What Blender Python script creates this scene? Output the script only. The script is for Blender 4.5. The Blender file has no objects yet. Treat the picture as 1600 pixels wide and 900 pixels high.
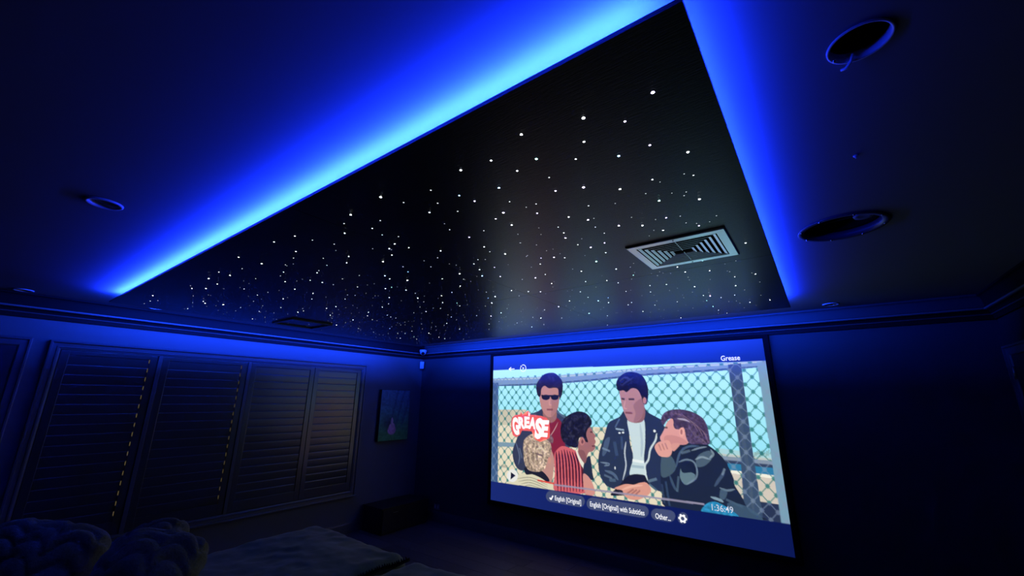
import bpy, bmesh, math, random
import numpy as np
from mathutils import Vector, Matrix, noise
random.seed(7)
rng = np.random.default_rng(5)
scene = bpy.context.scene
COL = scene.collection

# ------------------------------------------------------------------ camera, world, exposure
cam_data = bpy.data.cameras.new('camera')
cam_data.sensor_width = 36.0
cam_data.lens = 640.68 / 1600 * 36
cam_data.clip_start = 0.02
cam = bpy.data.objects.new('camera', cam_data)
COL.objects.link(cam)
CAM = Matrix(((0.80627068, 0.14765867, 0.57282153, 0.0),
              (0.59147666, -0.2161429, -0.77681247, 0.0),
              (0.00910821, 0.96513168, -0.26160634, 1.66),
              (0, 0, 0, 1)))
cam.matrix_world = CAM
scene.camera = cam

world = bpy.data.worlds.new('night')
scene.world = world
world.use_nodes = True
world.node_tree.nodes['Background'].inputs[0].default_value = (0.004, 0.006, 0.02, 1)
world.node_tree.nodes['Background'].inputs[1].default_value = 0.3

scene.view_settings.view_transform = 'Standard'
scene.view_settings.look = 'None'
scene.view_settings.exposure = 0.0
scene.view_settings.gamma = 1.0
scene.view_settings.use_curve_mapping = False

LED_POWER = 235.0                     # blue LED strip round the star panel
LED_COLOR = (0.006, 0.027, 1.0)
SCREEN_POWER = 1.08

# ------------------------------------------------------------------ room dimensions (metres)
XL, XR, YF, YB, ZC = -5.119, 1.124, 4.536, -1.6, 2.452
PX0, PX1, PY0, PY1, PZ0, PZ1 = -4.506, -0.103, 0.667, 3.854, 2.38, 2.392
SX, SY = -1.585, 2.362                # where the panel sheets meet

# ------------------------------------------------------------------ materials
def srgb(r, g, b):
    def f(c):
        c /= 255.0
        return c / 12.92 if c <= 0.04045 else ((c + 0.055) / 1.055) ** 2.4
    return (f(r), f(g), f(b), 1.0)

def mat(name, color, rough=0.5, metallic=0.0, spec=0.5, emit=None, strength=0.0, bump=None, vary=0.0, scale=8.0, stretch=(1, 1, 1), sheen=0.0, sample=True):
    m = bpy.data.materials.new(name)
    m.use_nodes = True
    nt = m.node_tree
    b = nt.nodes['Principled BSDF']
    b.inputs['Base Color'].default_value = color
    b.inputs['Roughness'].default_value = rough
    b.inputs['Metallic'].default_value = metallic
    b.inputs['Specular IOR Level'].default_value = spec
    if sheen:
        b.inputs['Sheen Weight'].default_value = sheen
        b.inputs['Sheen Roughness'].default_value = 0.4
    if emit:
        b.inputs['Emission Color'].default_value = emit
        b.inputs['Emission Strength'].default_value = strength
    if bump or vary:
        tc = nt.nodes.new('ShaderNodeTexCoord')
        mp = nt.nodes.new('ShaderNodeMapping')
        mp.inputs['Scale'].default_value = stretch
        nz = nt.nodes.new('ShaderNodeTexNoise')
        nz.inputs['Scale'].default_value = scale
        nz.inputs['Detail'].default_value = 5
        nt.links.new(tc.outputs['Object'], mp.inputs[0])
        nt.links.new(mp.outputs[0], nz.inputs['Vector'])
        if vary:
            mx = nt.nodes.new('ShaderNodeMix')
            mx.data_type = 'RGBA'
            mx.inputs['A'].default_value = tuple(c * (1 - vary) for c in color[:3]) + (1,)
            mx.inputs['B'].default_value = tuple(min(1, c * (1 + vary)) for c in color[:3]) + (1,)
            nt.links.new(nz.outputs['Fac'], mx.inputs['Factor'])
            nt.links.new(mx.outputs['Result'], b.inputs['Base Color'])
        if bump:
            bp = nt.nodes.new('ShaderNodeBump')
            bp.inputs['Strength'].default_value = bump
            bp.inputs['Distance'].default_value = 0.01
            nt.links.new(nz.outputs['Fac'], bp.inputs['Height'])
            nt.links.new(bp.outputs[0], b.inputs['Normal'])
    if not sample:
        m.cycles.emission_sampling = 'NONE'
    return m

M_ceiling = mat('ceiling_paint', (0.27, 0.27, 0.28, 1), 0.75, spec=0.2, bump=0.02, scale=30)
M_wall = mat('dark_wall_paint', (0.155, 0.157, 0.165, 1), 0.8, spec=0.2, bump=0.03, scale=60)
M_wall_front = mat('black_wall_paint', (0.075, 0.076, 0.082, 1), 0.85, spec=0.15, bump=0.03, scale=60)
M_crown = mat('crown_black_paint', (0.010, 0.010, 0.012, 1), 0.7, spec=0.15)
M_cove = mat('cove_glow_grey', (0.075, 0.085, 0.095, 1), 0.6, spec=0.25)
M_bead = mat('crown_bead_highlight', (0.22, 0.22, 0.23, 1), 0.4, spec=0.5)  # lighter than the crown: its lit highlight line is put into the colour
M_trim = mat('trim_satin_paint', (0.11, 0.113, 0.12, 1), 0.35, spec=0.5)
M_shutter = mat('shutter_satin_paint', (0.05, 0.052, 0.052, 1), 0.28, spec=1.0)
M_sheet = mat('panel_black_laminate', (0.012, 0.013, 0.014, 1), 0.37, spec=0.46, bump=0.10, vary=0.4, scale=18, stretch=(1.2, 14, 14))
M_batten = mat('panel_batten_black', (0.01, 0.01, 0.01, 1), 0.8)
M_led = mat('blue_led', (0.02, 0.02, 0.05, 1), 0.5, emit=(0.006, 0.05, 1.0, 1), strength=LED_POWER)
M_led_up = mat('blue_led_upward', (0.02, 0.02, 0.05, 1), 0.5, emit=LED_COLOR + (1,), strength=LED_POWER * 5.2)
M_led_weak = mat('blue_led_end_of_run', (0.02, 0.02, 0.05, 1), 0.5, emit=LED_COLOR + (1,), strength=LED_POWER * 1.5)
M_vent_white = mat('vent_white_enamel', (0.97, 0.98, 0.98, 1), 0.30, metallic=1.0, spec=0.6)
M_vent_black = mat('vent_black_enamel', (0.03, 0.03, 0.035, 1), 0.5)
M_dark = mat('matt_black', (0.006, 0.006, 0.007, 1), 0.9, spec=0.1)
M_velvet = mat('black_velvet', (0.008, 0.008, 0.009, 1), 0.95, spec=0.05)
M_plastic = mat('white_plastic', (0.8, 0.8, 0.8, 1), 0.35)
M_lens = mat('black_lens', (0.01, 0.01, 0.012, 1), 0.12)
M_ring = mat('fixture_white_ring', (0.7, 0.7, 0.72, 1), 0.3)
M_diffuser = mat('frosted_diffuser', (0.35, 0.34, 0.3, 1), 0.5)
M_steel = mat('screw_steel', (0.7, 0.7, 0.72, 1), 0.25, metallic=1.0)
M_grey = mat('speaker_grey', (0.16, 0.17, 0.17, 1), 0.5)
M_cabinet = mat('cabinet_black', (0.018, 0.018, 0.02, 1), 0.45)
M_door = mat('door_dark_paint', (0.03, 0.031, 0.035, 1), 0.45)
M_fur = mat('grey_fur', (0.23, 0.21, 0.09, 1), 0.95, spec=0.1, bump=0.6, vary=0.25, scale=70, sheen=0.3)
M_throw = mat('sage_velour', (0.16, 0.19, 0.115, 1), 0.85, spec=0.15, bump=0.5, vary=0.45, scale=9, sheen=0.4)
M_fringe = mat('black_fringe', (0.01, 0.01, 0.012, 1), 0.9)
M_mattress = mat('mattress_grey', (0.2, 0.2, 0.21, 1), 0.9)
M_glow = mat('street_lit_pane', (0.02, 0.02, 0.02, 1), 0.2, emit=(1.0, 0.72, 0.30, 1), strength=0.30)
M_art = None

# ------------------------------------------------------------------ helpers
def link(o, parent=None):
    COL.objects.link(o)
    if parent is not None:
        o.parent = parent
    return o

def mesh_obj(name, bm, material, parent=None, smooth=False):
    bmesh.ops.recalc_face_normals(bm, faces=bm.faces)
    me = bpy.data.meshes.new(name)
    bm.to_mesh(me)
    bm.free()
    for mm in (material if isinstance(material, (list, tuple)) else [material]):
        me.materials.append(mm)
    if smooth:
        for p in me.polygons:
            p.use_smooth = True
    return link(bpy.data.objects.new(name, me), parent)

def thing(name, label, cat, loc=(0, 0, 0), group=None, rot=(0, 0, 0)):
    o = bpy.data.objects.new(name, None)
    o.empty_display_size = 0.1
    o.location = loc
    o.rotation_euler = rot
    o['label'] = label
    o['category'] = cat
    if group:
        o['group'] = group
    return link(o)

def tag(o, label, cat, group=None):
    o['label'] = label
    o['category'] = cat
    if group:
        o['group'] = group
    return o

def structure(o):
    o['kind'] = 'structure'
    return o

def box(bm, x0, x1, y0, y1, z0, z1, bevel=0.0, M=None):
    vs = [bm.verts.new((x, y, z)) for x in (x0, x1) for y in (y0, y1) for z in (z0, z1)]
    fs = [bm.faces.new([vs[i] for i in f]) for f in ((0, 1, 3, 2), (4, 6, 7, 5), (0, 4, 5, 1), (2, 3, 7, 6), (0, 2, 6, 4), (1, 5, 7, 3))]
    if bevel:
        es = list({e for f in fs for e in f.edges})
        r = bmesh.ops.bevel(bm, geom=es, offset=bevel, segments=2, affect='EDGES', profile=0.6)
        vs = list({v for f in r['faces'] for v in f.verts} | {v for v in vs if v.is_valid})
    if M is not None:
        bmesh.ops.transform(bm, matrix=M, verts=[v for v in vs if v.is_valid])
    return vs

def box_obj(name, material, parent, *dims, bevel=0.0):
    bm = bmesh.new()
    box(bm, *dims, bevel=bevel)
    return mesh_obj(name, bm, material, parent)

def lathe(bm, prof, n=40, M=None, close=False):
    rings = []
    new = []
    for r, z in prof:
        if r < 1e-6:
            v = bm.verts.new((0, 0, z)); rings.append([v]); new.append(v)
        else:
            ring = [bm.verts.new((r * math.cos(2 * math.pi * k / n), r * math.sin(2 * math.pi * k / n), z)) for k in range(n)]
            rings.append(ring); new += ring
    pairs = list(zip(rings[:-1], rings[1:]))
    if close:
        pairs.append((rings[-1], rings[0]))
    for a, b in pairs:
        for k in range(n):
            k2 = (k + 1) % n
            if len(a) == 1 and len(b) == 1:
                continue
            if len(a) == 1:
                bm.faces.new((a[0], b[k2], b[k]))
            elif len(b) == 1:
                bm.faces.new((a[k], a[k2], b[0]))
            else:
                bm.faces.new((a[k], a[k2], b[k2], b[k]))
    if M is not None:
        bmesh.ops.transform(bm, matrix=M, verts=new)

def tube(bm, pts, r, n=8):
    pts = [Vector(p) for p in pts]
    rings = []
    for i, p in enumerate(pts):
        d = (pts[min(i + 1, len(pts) - 1)] - pts[max(i - 1, 0)]).normalized()
        up = Vector((0, 0, 1)) if abs(d.z) < 0.9 else Vector((1, 0, 0))
        a = d.cross(up).normalized(); b = d.cross(a)
        rr = r[i] if isinstance(r, (list, tuple)) else r
        rings.append([bm.verts.new(p + a * rr * math.cos(2 * math.pi * k / n) + b * rr * math.sin(2 * math.pi * k / n)) for k in range(n)])
    for a, b in zip(rings[:-1], rings[1:]):
        for k in range(n):
            bm.faces.new((a[k], a[(k + 1) % n], b[(k + 1) % n], b[k]))
    bm.faces.new(rings[0][::-1]); bm.faces.new(rings[-1])

def extrude_profile(bm, prof, a, b, out, up=Vector((0, 0, 1)), mitre_a=0.0, mitre_b=0.0):
    """closed profile of (distance from wall, height) swept from a to b; mitre moves the ends by distance*mitre"""
    a, b = Vector(a), Vector(b)
    d = (b - a).normalized()
    out = Vector(out)
    A = [bm.verts.new(a + out * p[0] + up * p[1] + d * p[0] * mitre_a) for p in prof]
    B = [bm.verts.new(b + out * p[0] + up * p[1] - d * p[0] * mitre_b) for p in prof]
    n = len(prof)
    for k in range(n):
        bm.faces.new((A[k], A[(k + 1) % n], B[(k + 1) % n], B[k]))
    bm.faces.new(A); bm.faces.new(B[::-1])

def rounded_box(bm, x0, x1, y0, y1, z0, z1, r, res, disp=None, open_bottom=False):
    """box with rounded edges on a fine grid, pushed along its normals by disp(point)"""
    c = Vector(((x0 + x1) / 2, (y0 + y1) / 2, (z0 + z1) / 2))
    h = Vector(((x1 - x0) / 2, (y1 - y0) / 2, (z1 - z0) / 2))
    cache = {}
    nn = [max(2, int(2 * h[i] / res)) for i in range(3)]
    def vert(i, j, k):
        key = (i, j, k)
        if key in cache:
            return cache[key]
        p = Vector((-h[0] + 2 * h[0] * i / nn[0], -h[1] + 2 * h[1] * j / nn[1], -h[2] + 2 * h[2] * k / nn[2]))
        q = Vector([max(-h[a] + r, min(h[a] - r, p[a])) for a in range(3)])
        d = p - q
        if d.length > 1e-9:
            nrm = d.normalized()
            p = q + nrm * r if sum(1 for a in range(3) if abs(d[a]) > 1e-9) > 1 else p
        else:
            nrm = Vector((0, 0, 1))
        w = p + c
        if disp:
            w = w + nrm * disp(w, nrm)
        v = bm.verts.new(w)
        cache[key] = v
        return v
    def face(fn, na, nb):
        for a in range(na):
            for b in range(nb):
                bm.faces.new((fn(a, b), fn(a + 1, b), fn(a + 1, b + 1), fn(a, b + 1)))
    face(lambda a, b: vert(a, b, nn[2]), nn[0], nn[1])
    if not open_bottom:
        face(lambda a, b: vert(a, b, 0), nn[0], nn[1])
    for s in (0, nn[1]):
        face(lambda a, b: vert(a, s, b), nn[0], nn[2])
    for s in (0, nn[0]):
        face(lambda a, b: vert(s, a, b), nn[1], nn[2])
SX0, SX1, SZ0, SZ1 = -3.6259, -0.3824, 0.4153, 2.2329
FILM = [('P',[(-310,5022),(1692,4874),(5317,4752),(7086,5355),(6907,8941),(-202,10834)],(226,214,186),0,1.0,0),
('P',[(219,3907),(1692,3851),(1752,4869),(32,4997)],(205,196,170),0,1.0,0),
('P',[(219,3907),(1006,3877),(1012,4924),(32,4997)],(196,188,166),0,0.7,0),
('P',[(4609,4847),(5651,4870),(5645,5015),(4555,5040)],(190,180,160),0,0.6,0),
('P',[(8424,5894),(10062,6057),(9979,8924),(8228,9027)],(40,52,80),0,1.0,0),
('P',[(8447,5516),(10094,5653),(10101,5937),(8420,5956)],(170,205,205),0,0.8,0),
('P',[(8676,6163),(9829,6239),(9829,6638),(8683,6556)],(45,120,160),0,1.0,0),
('P',[(8646,6623),(9826,6666),(9809,7841),(8718,7765)],(205,195,180),0,1.0,0),
('P',[(8719,6519),(9833,6580),(9822,6724),(8709,6672)],(235,232,215),0,1.0,0),
('L',[(9375,5816),(9423,5571)],0.0035,(120,150,140),0.7,1),
('L',[(9426,5749),(9475,5505)],0.0035,(120,150,140),0.7,1),
('L',[(9478,5683),(9526,5439)],0.0035,(120,150,140),0.7,1),
('L',[(9516,5795),(9566,5522)],0.0035,(120,150,140),0.7,1),
('L',[(9566,5729),(9617,5457)],0.0035,(120,150,140),0.7,1),
('L',[(9617,5663),(9657,5540)],0.0035,(120,150,140),0.7,1),
('L',[(9654,5775),(9707,5474)],0.0035,(120,150,140),0.7,1),
('L',[(9705,5709),(9757,5409)],0.0035,(120,150,140),0.7,1),
('L',[(9755,5643),(9796,5492)],0.0035,(120,150,140),0.7,1),
('L',[(496,7711),(813,7699)],0.012,(150,148,130),0.6,1),
('P',[(-230,1676),(2240,1634),(4447,1480),(6342,1274),(8354,1192),(10063,1091),(10037,1442),(8330,1607),(6321,1763),(4434,2006),(2237,2202),(-220,2246)],(120,150,178),0,1.0,0),
('L',[(-228,1771),(2239,1721),(4445,1562),(6338,1368),(8349,1279),(10056,1187)],0.008,(190,205,200),0.8,1),
('L',[(-221,2199),(2237,2136),(4436,1945),(6324,1706),(8332,1572),(10039,1411)],0.008,(50,75,110),0.8,1),
('P',[(-152,6168),(2503,6030),(2501,6270),(-147,6475)],(120,150,165),0,1.0,0),
('P',[(8397,5773),(9977,5842),(9976,6242),(8374,6149)],(130,145,160),0,1.0,0),
('L',[(8394,5820),(9974,5886)],0.008,(200,205,195),0.8,1),
('L',[(8376,6118),(9965,6187)],0.01,(45,58,85),0.9,1),
('P',[(-84,1966),(295,1976),(355,9271),(-2,9141)],(62,92,132),0,1.0,0),
('P',[(9010,1273),(9354,1231),(9362,5995),(9386,8614),(8937,8740),(9027,6047)],(58,78,104),0,1.0,0),
('L',[(9116,2277),(9172,6025),(9180,8336)],0.012,(80,96,112),0.5,1),
('P',[(9768,1197),(10009,1183),(10004,8785),(9795,8767)],(118,155,175),0,1.0,0),
('FENCE',),
('P',[(1631,4624),(1873,4185),(2229,3957),(2462,3821),(2542,4647),(2583,6459),(2156,7196),(1574,7813),(1213,7591),(1055,6705),(1267,5798),(1449,5062)],(52,58,82),1,1.0,0),
('L',[(1206,6015),(1393,6907),(1334,7489)],0.008,(110,125,150),0.6,1),
('L',[(1391,6411),(1513,7053)],0.006,(120,135,160),0.5,1),
('L',[(1812,4358),(2169,4170)],0.012,(110,130,130),0.5,1),
('P',[(2971,3802),(3242,4035),(3611,4336),(3683,4726),(3525,6332),(2995,6403)],(56,66,92),1,1.0,0),
('L',[(3080,3920),(3453,4306)],0.008,(100,130,150),0.6,1),
('P',[(2487,4320),(3048,4288),(3337,4911),(3339,6550),(2498,6668)],(128,34,56),1,1.0,0),
('L',[(3126,4607),(2956,5102),(2730,5604)],0.003,(220,200,190),0.8,1),
('P',[(2519,3819),(3026,3800),(3046,4410),(2795,4670),(2515,4442)],(150,104,98),1,1.0,0),
('P',[(2355,2377),(2590,2123),(2934,2131),(3183,2389),(3201,3055),(3138,3673),(2967,4130),(2770,4304),(2574,4149),(2405,3697),(2321,3064)],(186,132,126),1,1.0,0),
('P',[(2867,3058),(3176,2889),(3138,3673),(2967,4130),(2827,4219),(2861,3641)],(150,102,104),1,0.5,0),
('P',[(2205,2721),(2178,2201),(2328,1812),(2507,1514),(2741,1395),(2999,1407),(3220,1674),(3353,2057),(3344,2640),(3256,3054),(3176,2889),(3154,2472),(2987,2386),(2760,2425),(2560,2251),(2413,2464),(2381,2893),(2292,2979)],(30,24,34),1,1,0.35),
('P',[(2797,3017),(2772,3105),(2703,3171),(2610,3196),(2517,3173),(2448,3109),(2424,3020),(2450,2931),(2519,2865),(2613,2841),(2706,2864),(2773,2929)],(22,22,38),1,1.0,0),
('P',[(3174,3013),(3151,3101),(3089,3165),(3006,3190),(2922,3167),(2861,3104),(2839,3016),(2863,2928),(2926,2863),(3010,2840),(3093,2863),(3153,2927)],(22,22,38),1,1.0,0),
('L',[(2410,2914),(3175,2931)],0.008,(24,24,40),1.0,1),
('L',[(2781,3185),(2764,3477),(2862,3516)],0.006,(215,160,150),0.7,1),
('L',[(2648,3814),(2915,3804)],0.008,(120,66,74),0.8,1),
('P',[(1034,8356),(1396,8086),(1692,7912),(2209,7975),(2650,8275),(2917,8448),(3098,8708),(3067,9085),(917,9108)],(214,208,178),1,1.0,0),
('L',[(1217,8402),(1924,8185),(2648,8504)],0.004,(130,128,112),0.7,1),
('L',[(1338,8539),(1924,8343),(2647,8626)],0.004,(130,128,112),0.7,1),
('L',[(1457,8674),(1923,8499),(2646,8747)],0.004,(130,128,112),0.7,1),
('L',[(1575,8807),(1923,8656),(2645,8868)],0.004,(130,128,112),0.7,1),
('P',[(2668,6249),(2832,6386),(2935,6918),(2900,7578),(2813,8243),(2596,8210),(2379,7787),(2496,6906)],(186,138,128),1,1.0,0),
('P',[(1633,7601),(1983,7701),(2379,7670),(2706,8112),(2650,8314),(2321,8109),(1982,7978),(1692,8031)],(28,30,44),1,1.0,0),
('P',[(1572,6057),(1692,5712),(1989,5434),(2394,5395),(2646,5613),(2782,5918),(2833,6307),(2746,6790),(2633,7120),(2491,7612),(2154,7789),(1809,7731),(1633,7360),(1573,6717)],(168,146,126),1,1,0.45),
('L',[(1692,5795),(1632,6627),(1809,7492)],0.0045,(232,212,180),0.55,1),
('L',[(1799,5742),(1751,6611),(1891,7478)],0.0045,(104,86,84),0.55,1),
('L',[(1906,5690),(1869,6595),(1972,7464)],0.0045,(232,212,180),0.55,1),
('L',[(2011,5761),(1986,6579),(2052,7451)],0.0045,(104,86,84),0.55,1),
('L',[(2116,5709),(2101,6564),(2132,7438)],0.0045,(232,212,180),0.55,1),
('L',[(2221,5657),(2216,6548),(2212,7424)],0.0045,(104,86,84),0.55,1),
('L',[(2323,5728),(2330,6533),(2291,7411)],0.0045,(232,212,180),0.55,1),
('L',[(2426,5676),(2443,6517),(2370,7398)],0.0045,(104,86,84),0.55,1),
('L',[(2528,5625),(2555,6502),(2448,7385)],0.0045,(232,212,180),0.55,1),
('L',[(2160,6395),(2388,6285),(2555,6502)],0.009,(236,220,190),0.7,1),
('L',[(2101,6644),(2441,6756)],0.008,(96,76,80),0.7,1),
('P',[(2801,6977),(2791,7076),(2764,7151),(2729,7183),(2693,7163),(2668,7095),(2659,6999),(2669,6899),(2696,6824),(2732,6792),(2768,6813),(2793,6881)],(200,140,126),1,1.0,0),
('P',[(2535,5544),(2732,5363),(2896,5587),(2892,5905),(2728,5844)],(112,92,98),1,0.9,0.3),
('P',[(2938,6684),(3050,6318),(3267,6057),(3529,6102),(3833,6291),(4001,6680),(4087,7258),(4119,7981),(4153,8619),(2966,8812),(2952,7760)],(205,96,102),1,1.0,0),
('L',[(3022,6423),(3041,7056),(3071,8788)],0.0085,(74,22,44),0.95,1),
('L',[(3135,6361),(3171,7066),(3197,8761)],0.0085,(74,22,44),0.95,1),
('L',[(3248,6300),(3299,7076),(3321,8733)],0.0085,(74,22,44),0.95,1),
('L',[(3359,6239),(3427,7085),(3444,8705)],0.0085,(74,22,44),0.95,1),
('L',[(3469,6271),(3553,7095),(3566,8678)],0.0085,(74,22,44),0.95,1),
('L',[(3577,6302),(3678,7105),(3687,8651)],0.0085,(74,22,44),0.95,1),
('L',[(3684,6334),(3802,7114),(3806,8625)],0.0085,(74,22,44),0.95,1),
('L',[(3791,6365),(3924,7124),(3925,8598)],0.0085,(74,22,44),0.95,1),
('L',[(3896,6396),(4045,7133),(4043,8572)],0.0085,(74,22,44),0.95,1),
('P',[(3811,6142),(3932,6391),(4143,6955),(4088,7222),(3924,6767)],(226,222,205),1,1.0,0),
('P',[(4144,6881),(4349,6481),(4410,6912),(4444,7486),(4458,7841),(4101,7694)],(36,44,64),1,1.0,0),
('P',[(4079,7589),(4295,7694),(4451,8128),(4485,8614),(4151,8690)],(206,142,130),1,1.0,0),
('P',[(3914,6015),(4000,5549),(4184,5149),(4365,4829),(4463,4859),(4529,5118),(4621,5296),(4569,5451),(4612,5633),(4559,5824),(4578,6007),(4477,6205),(4304,6339),(4167,6951),(3979,6534)],(158,104,104),1,1.0,0),
('P',[(3910,6243),(4135,6213),(4225,6573),(4167,6951),(3977,6609)],(120,74,80),1,0.6,0),
('P',[(3248,5551),(3230,4919),(3344,4432),(3589,4099),(3932,3884),(4237,3949),(4430,4211),(4495,4552),(4415,4786),(4313,4947),(4255,5295),(4320,5666),(4221,5677),(4128,5422),(3975,5514),(3914,6015),(3710,6079),(3427,5921)],(26,26,40),1,1,0.5),
('P',[(4184,5681),(4168,5796),(4130,5883),(4079,5920),(4030,5895),(3995,5816),(3984,5703),(4000,5587),(4038,5499),(4089,5464),(4139,5489),(4173,5569)],(186,122,116),1,1.0,0),
('P',[(4142,5686),(4134,5751),(4117,5800),(4094,5820),(4072,5805),(4056,5760),(4052,5696),(4059,5630),(4077,5581),(4100,5561),(4122,5576),(4137,5622)],(120,70,74),1,1.0,0),
('L',[(4408,5091),(4506,5082)],0.006,(50,34,44),0.8,1),
('L',[(4460,5911),(4581,5896)],0.006,(96,50,58),0.9,1),
('P',[(5093,4547),(5286,4312),(5521,4113),(5691,3772),(5811,4133),(5825,5497),(5919,6393),(5816,7403),(5649,7877),(5336,8148),(4983,8086),(4766,7710),(4667,7086),(4713,6283),(4929,5303)],(40,52,78),1,1.0,0),
('P',[(6337,3457),(6491,3811),(6768,4080),(6957,4346),(6987,5366),(6907,6212),(6859,7204),(6939,7927),(6513,7892),(6293,7412),(6251,6479),(6295,5444),(6319,4389)],(38,50,80),1,1.0,0),
('P',[(5783,4281),(6061,4443),(6348,4210),(6337,5439),(6254,6411),(6280,7248),(5754,7347),(5898,6396),(5868,5492)],(196,214,216),1,1.0,0),
('L',[(5872,6504),(6248,6548)],0.01,(240,245,240),0.7,1),
('L',[(5839,6819),(6258,6816)],0.01,(140,165,180),0.6,1),
('L',[(6210,4468),(6232,5451),(6176,6286)],0.01,(150,172,186),0.5,1),
('P',[(5756,7313),(6280,7248),(6360,7729),(6056,8190),(5080,8547),(5341,8010)],(26,28,44),1,1.0,0),
('P',[(4946,5522),(5137,5355),(4996,6171),(4826,6412)],(84,104,132),1,0.7,0),
('L',[(4839,5974),(5113,6120)],0.008,(120,142,166),0.7,1),
('L',[(4746,6786),(5067,6841),(4879,6979)],0.008,(130,150,172),0.7,1),
('L',[(4895,7226),(5186,7349),(5353,7664)],0.012,(96,118,142),0.7,1),
('L',[(5039,7726),(5264,7682)],0.012,(90,116,136),0.6,1),
('L',[(4864,7479),(5133,7603)],0.008,(110,130,150),0.6,1),
('L',[(5693,5511),(5626,6156),(5644,6851),(5507,7634)],0.006,(196,206,212),0.9,1),
('L',[(5360,4822),(5651,4870)],0.007,(150,172,190),0.9,1),
('L',[(5517,4224),(5340,4751)],0.006,(86,108,140),0.8,1),
('P',[(5529,5044),(5522,5070),(5507,5090),(5486,5099),(5466,5094),(5452,5076),(5447,5051),(5454,5025),(5469,5005),(5490,4997),(5510,5002),(5524,5019)],(220,228,232),1,1.0,0),
('P',[(5652,5015),(5646,5040),(5630,5060),(5610,5069),(5590,5064),(5576,5047),(5572,5022),(5578,4996),(5593,4976),(5614,4968),(5634,4972),(5648,4990)],(220,228,232),1,1.0,0),
('L',[(5290,5557),(5354,6336)],0.014,(66,88,122),0.6,1),
('L',[(5548,5240),(5545,5955)],0.01,(66,88,122),0.6,1),
('P',[(5286,7016),(5282,7059),(5273,7092),(5261,7105),(5250,7095),(5243,7066),(5242,7024),(5246,6981),(5255,6949),(5267,6935),(5278,6945),(5285,6975)],(215,220,225),1,1.0,0),
('L',[(6728,4950),(6670,5333),(6485,5833),(6399,6389),(6284,6677),(6267,7084),(6330,7504)],0.007,(206,220,220),0.95,1),
('P',[(6703,4832),(6696,4867),(6680,4894),(6659,4905),(6639,4897),(6625,4873),(6621,4839),(6628,4804),(6644,4777),(6665,4766),(6685,4773),(6699,4798)],(225,232,232),1,1.0,0),
('L',[(6328,7537),(6617,7349)],0.01,(100,124,142),0.8,1),
('L',[(6363,7662),(6590,7940)],0.008,(84,112,128),0.8,1),
('P',[(5204,8142),(5386,7966),(5608,7818),(5864,7799),(6078,7654),(6285,7612),(6412,7914),(6340,8191),(6128,8436),(5916,8585),(5665,8578),(5502,8382),(5466,8187)],(214,150,132),1,1.0,0),
('L',[(5467,8153),(5775,7918),(6156,7771)],0.008,(240,184,164),0.7,1),
('L',[(5588,8362),(5855,8035)],0.006,(150,92,86),0.7,1),
('L',[(5715,8383),(5959,8046)],0.006,(150,92,86),0.7,1),
('L',[(5840,8404),(6062,8056)],0.006,(150,92,86),0.7,1),
('P',[(5838,3986),(6377,3528),(6346,4246),(6082,4441),(5804,4316)],(140,96,104),1,1.0,0),
('P',[(5574,2575),(5770,2198),(6216,2208),(6361,2875),(6370,3673),(6220,4218),(5997,4411),(5805,4279),(5688,3846),(5616,3329)],(176,128,136),1,1.0,0),
('P',[(6037,3393),(6398,3021),(6367,3745),(6199,4219),(5999,4375),(6082,3901)],(134,92,108),1,0.55,0),
('P',[(5485,2498),(5476,2075),(5627,1733),(5864,1513),(6155,1528),(6388,1728),(6521,2142),(6562,2656),(6492,3309),(6363,3348),(6315,2949),(6202,2543),(6007,2466),(5820,2690),(5711,2576),(5573,2613)],(20,20,34),1,1,0.4),
('L',[(5593,2040),(5784,1817),(5962,1900)],0.006,(70,80,120),0.7,1),
('L',[(5677,2272),(5866,2048),(6099,1829)],0.005,(70,80,120),0.6,1),
('P',[(6473,3165),(6461,3256),(6436,3322),(6405,3347),(6377,3324),(6358,3258),(6353,3167),(6365,3076),(6390,3009),(6421,2984),(6450,3008),(6469,3074)],(180,126,132),1,1.0,0),
('L',[(5626,3067),(5737,3103)],0.008,(60,44,64),0.85,1),
('L',[(5872,3101),(6071,3098)],0.008,(60,44,64),0.85,1),
('L',[(5757,3177),(5697,3587),(5806,3657)],0.006,(210,160,160),0.7,1),
('L',[(5731,3881),(5974,3888)],0.008,(120,70,84),0.85,1),
('P',[(6961,5905),(7166,5679),(7407,5451),(7750,5313),(8109,5336),(8341,5561),(8557,5936),(8693,6403),(8790,6925),(8788,7192),(8931,7686),(9102,8357),(9447,8597),(7901,8855),(6824,8713),(6741,8035),(6741,7227),(6823,6324)],(28,38,60),1,1.0,0),
('P',[(6857,6019),(7107,6083),(7234,6586),(7100,6997),(6818,7245),(6756,6896)],(74,96,108),1,0.85,0),
('P',[(7427,6490),(7643,6581),(7771,6874),(7677,7267),(7448,7470),(7321,7084)],(118,148,156),1,0.75,0),
('P',[(7393,6431),(7620,6330),(7789,6557),(7803,6931),(7665,6830),(7406,6877)],(22,32,56),1,0.95,0),
('L',[(7321,6378),(7553,6212),(7767,6307),(7832,6738),(7756,7127),(7485,7462)],0.006,(120,142,160),0.8,1),
('P',[(7894,5970),(8230,5670),(8277,6040),(8043,6451),(7828,6487)],(104,130,142),1,0.6,0),
('L',[(7810,6173),(7998,6018),(8238,6108)],0.007,(150,170,182),0.7,1),
('L',[(7231,6651),(7383,5913),(7626,5555),(7958,5482)],0.008,(84,108,136),0.7,1),
('L',[(7726,5737),(7952,5579),(8171,5488)],0.006,(150,168,180),0.7,1),
('L',[(8269,5602),(8324,5846),(8207,6050)],0.008,(150,172,182),0.7,1),
('L',[(7420,5908),(7689,5742)],0.009,(110,132,146),0.6,1),
('L',[(7019,7077),(7108,7572),(7205,7868)],0.01,(76,100,124),0.6,1),
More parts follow.
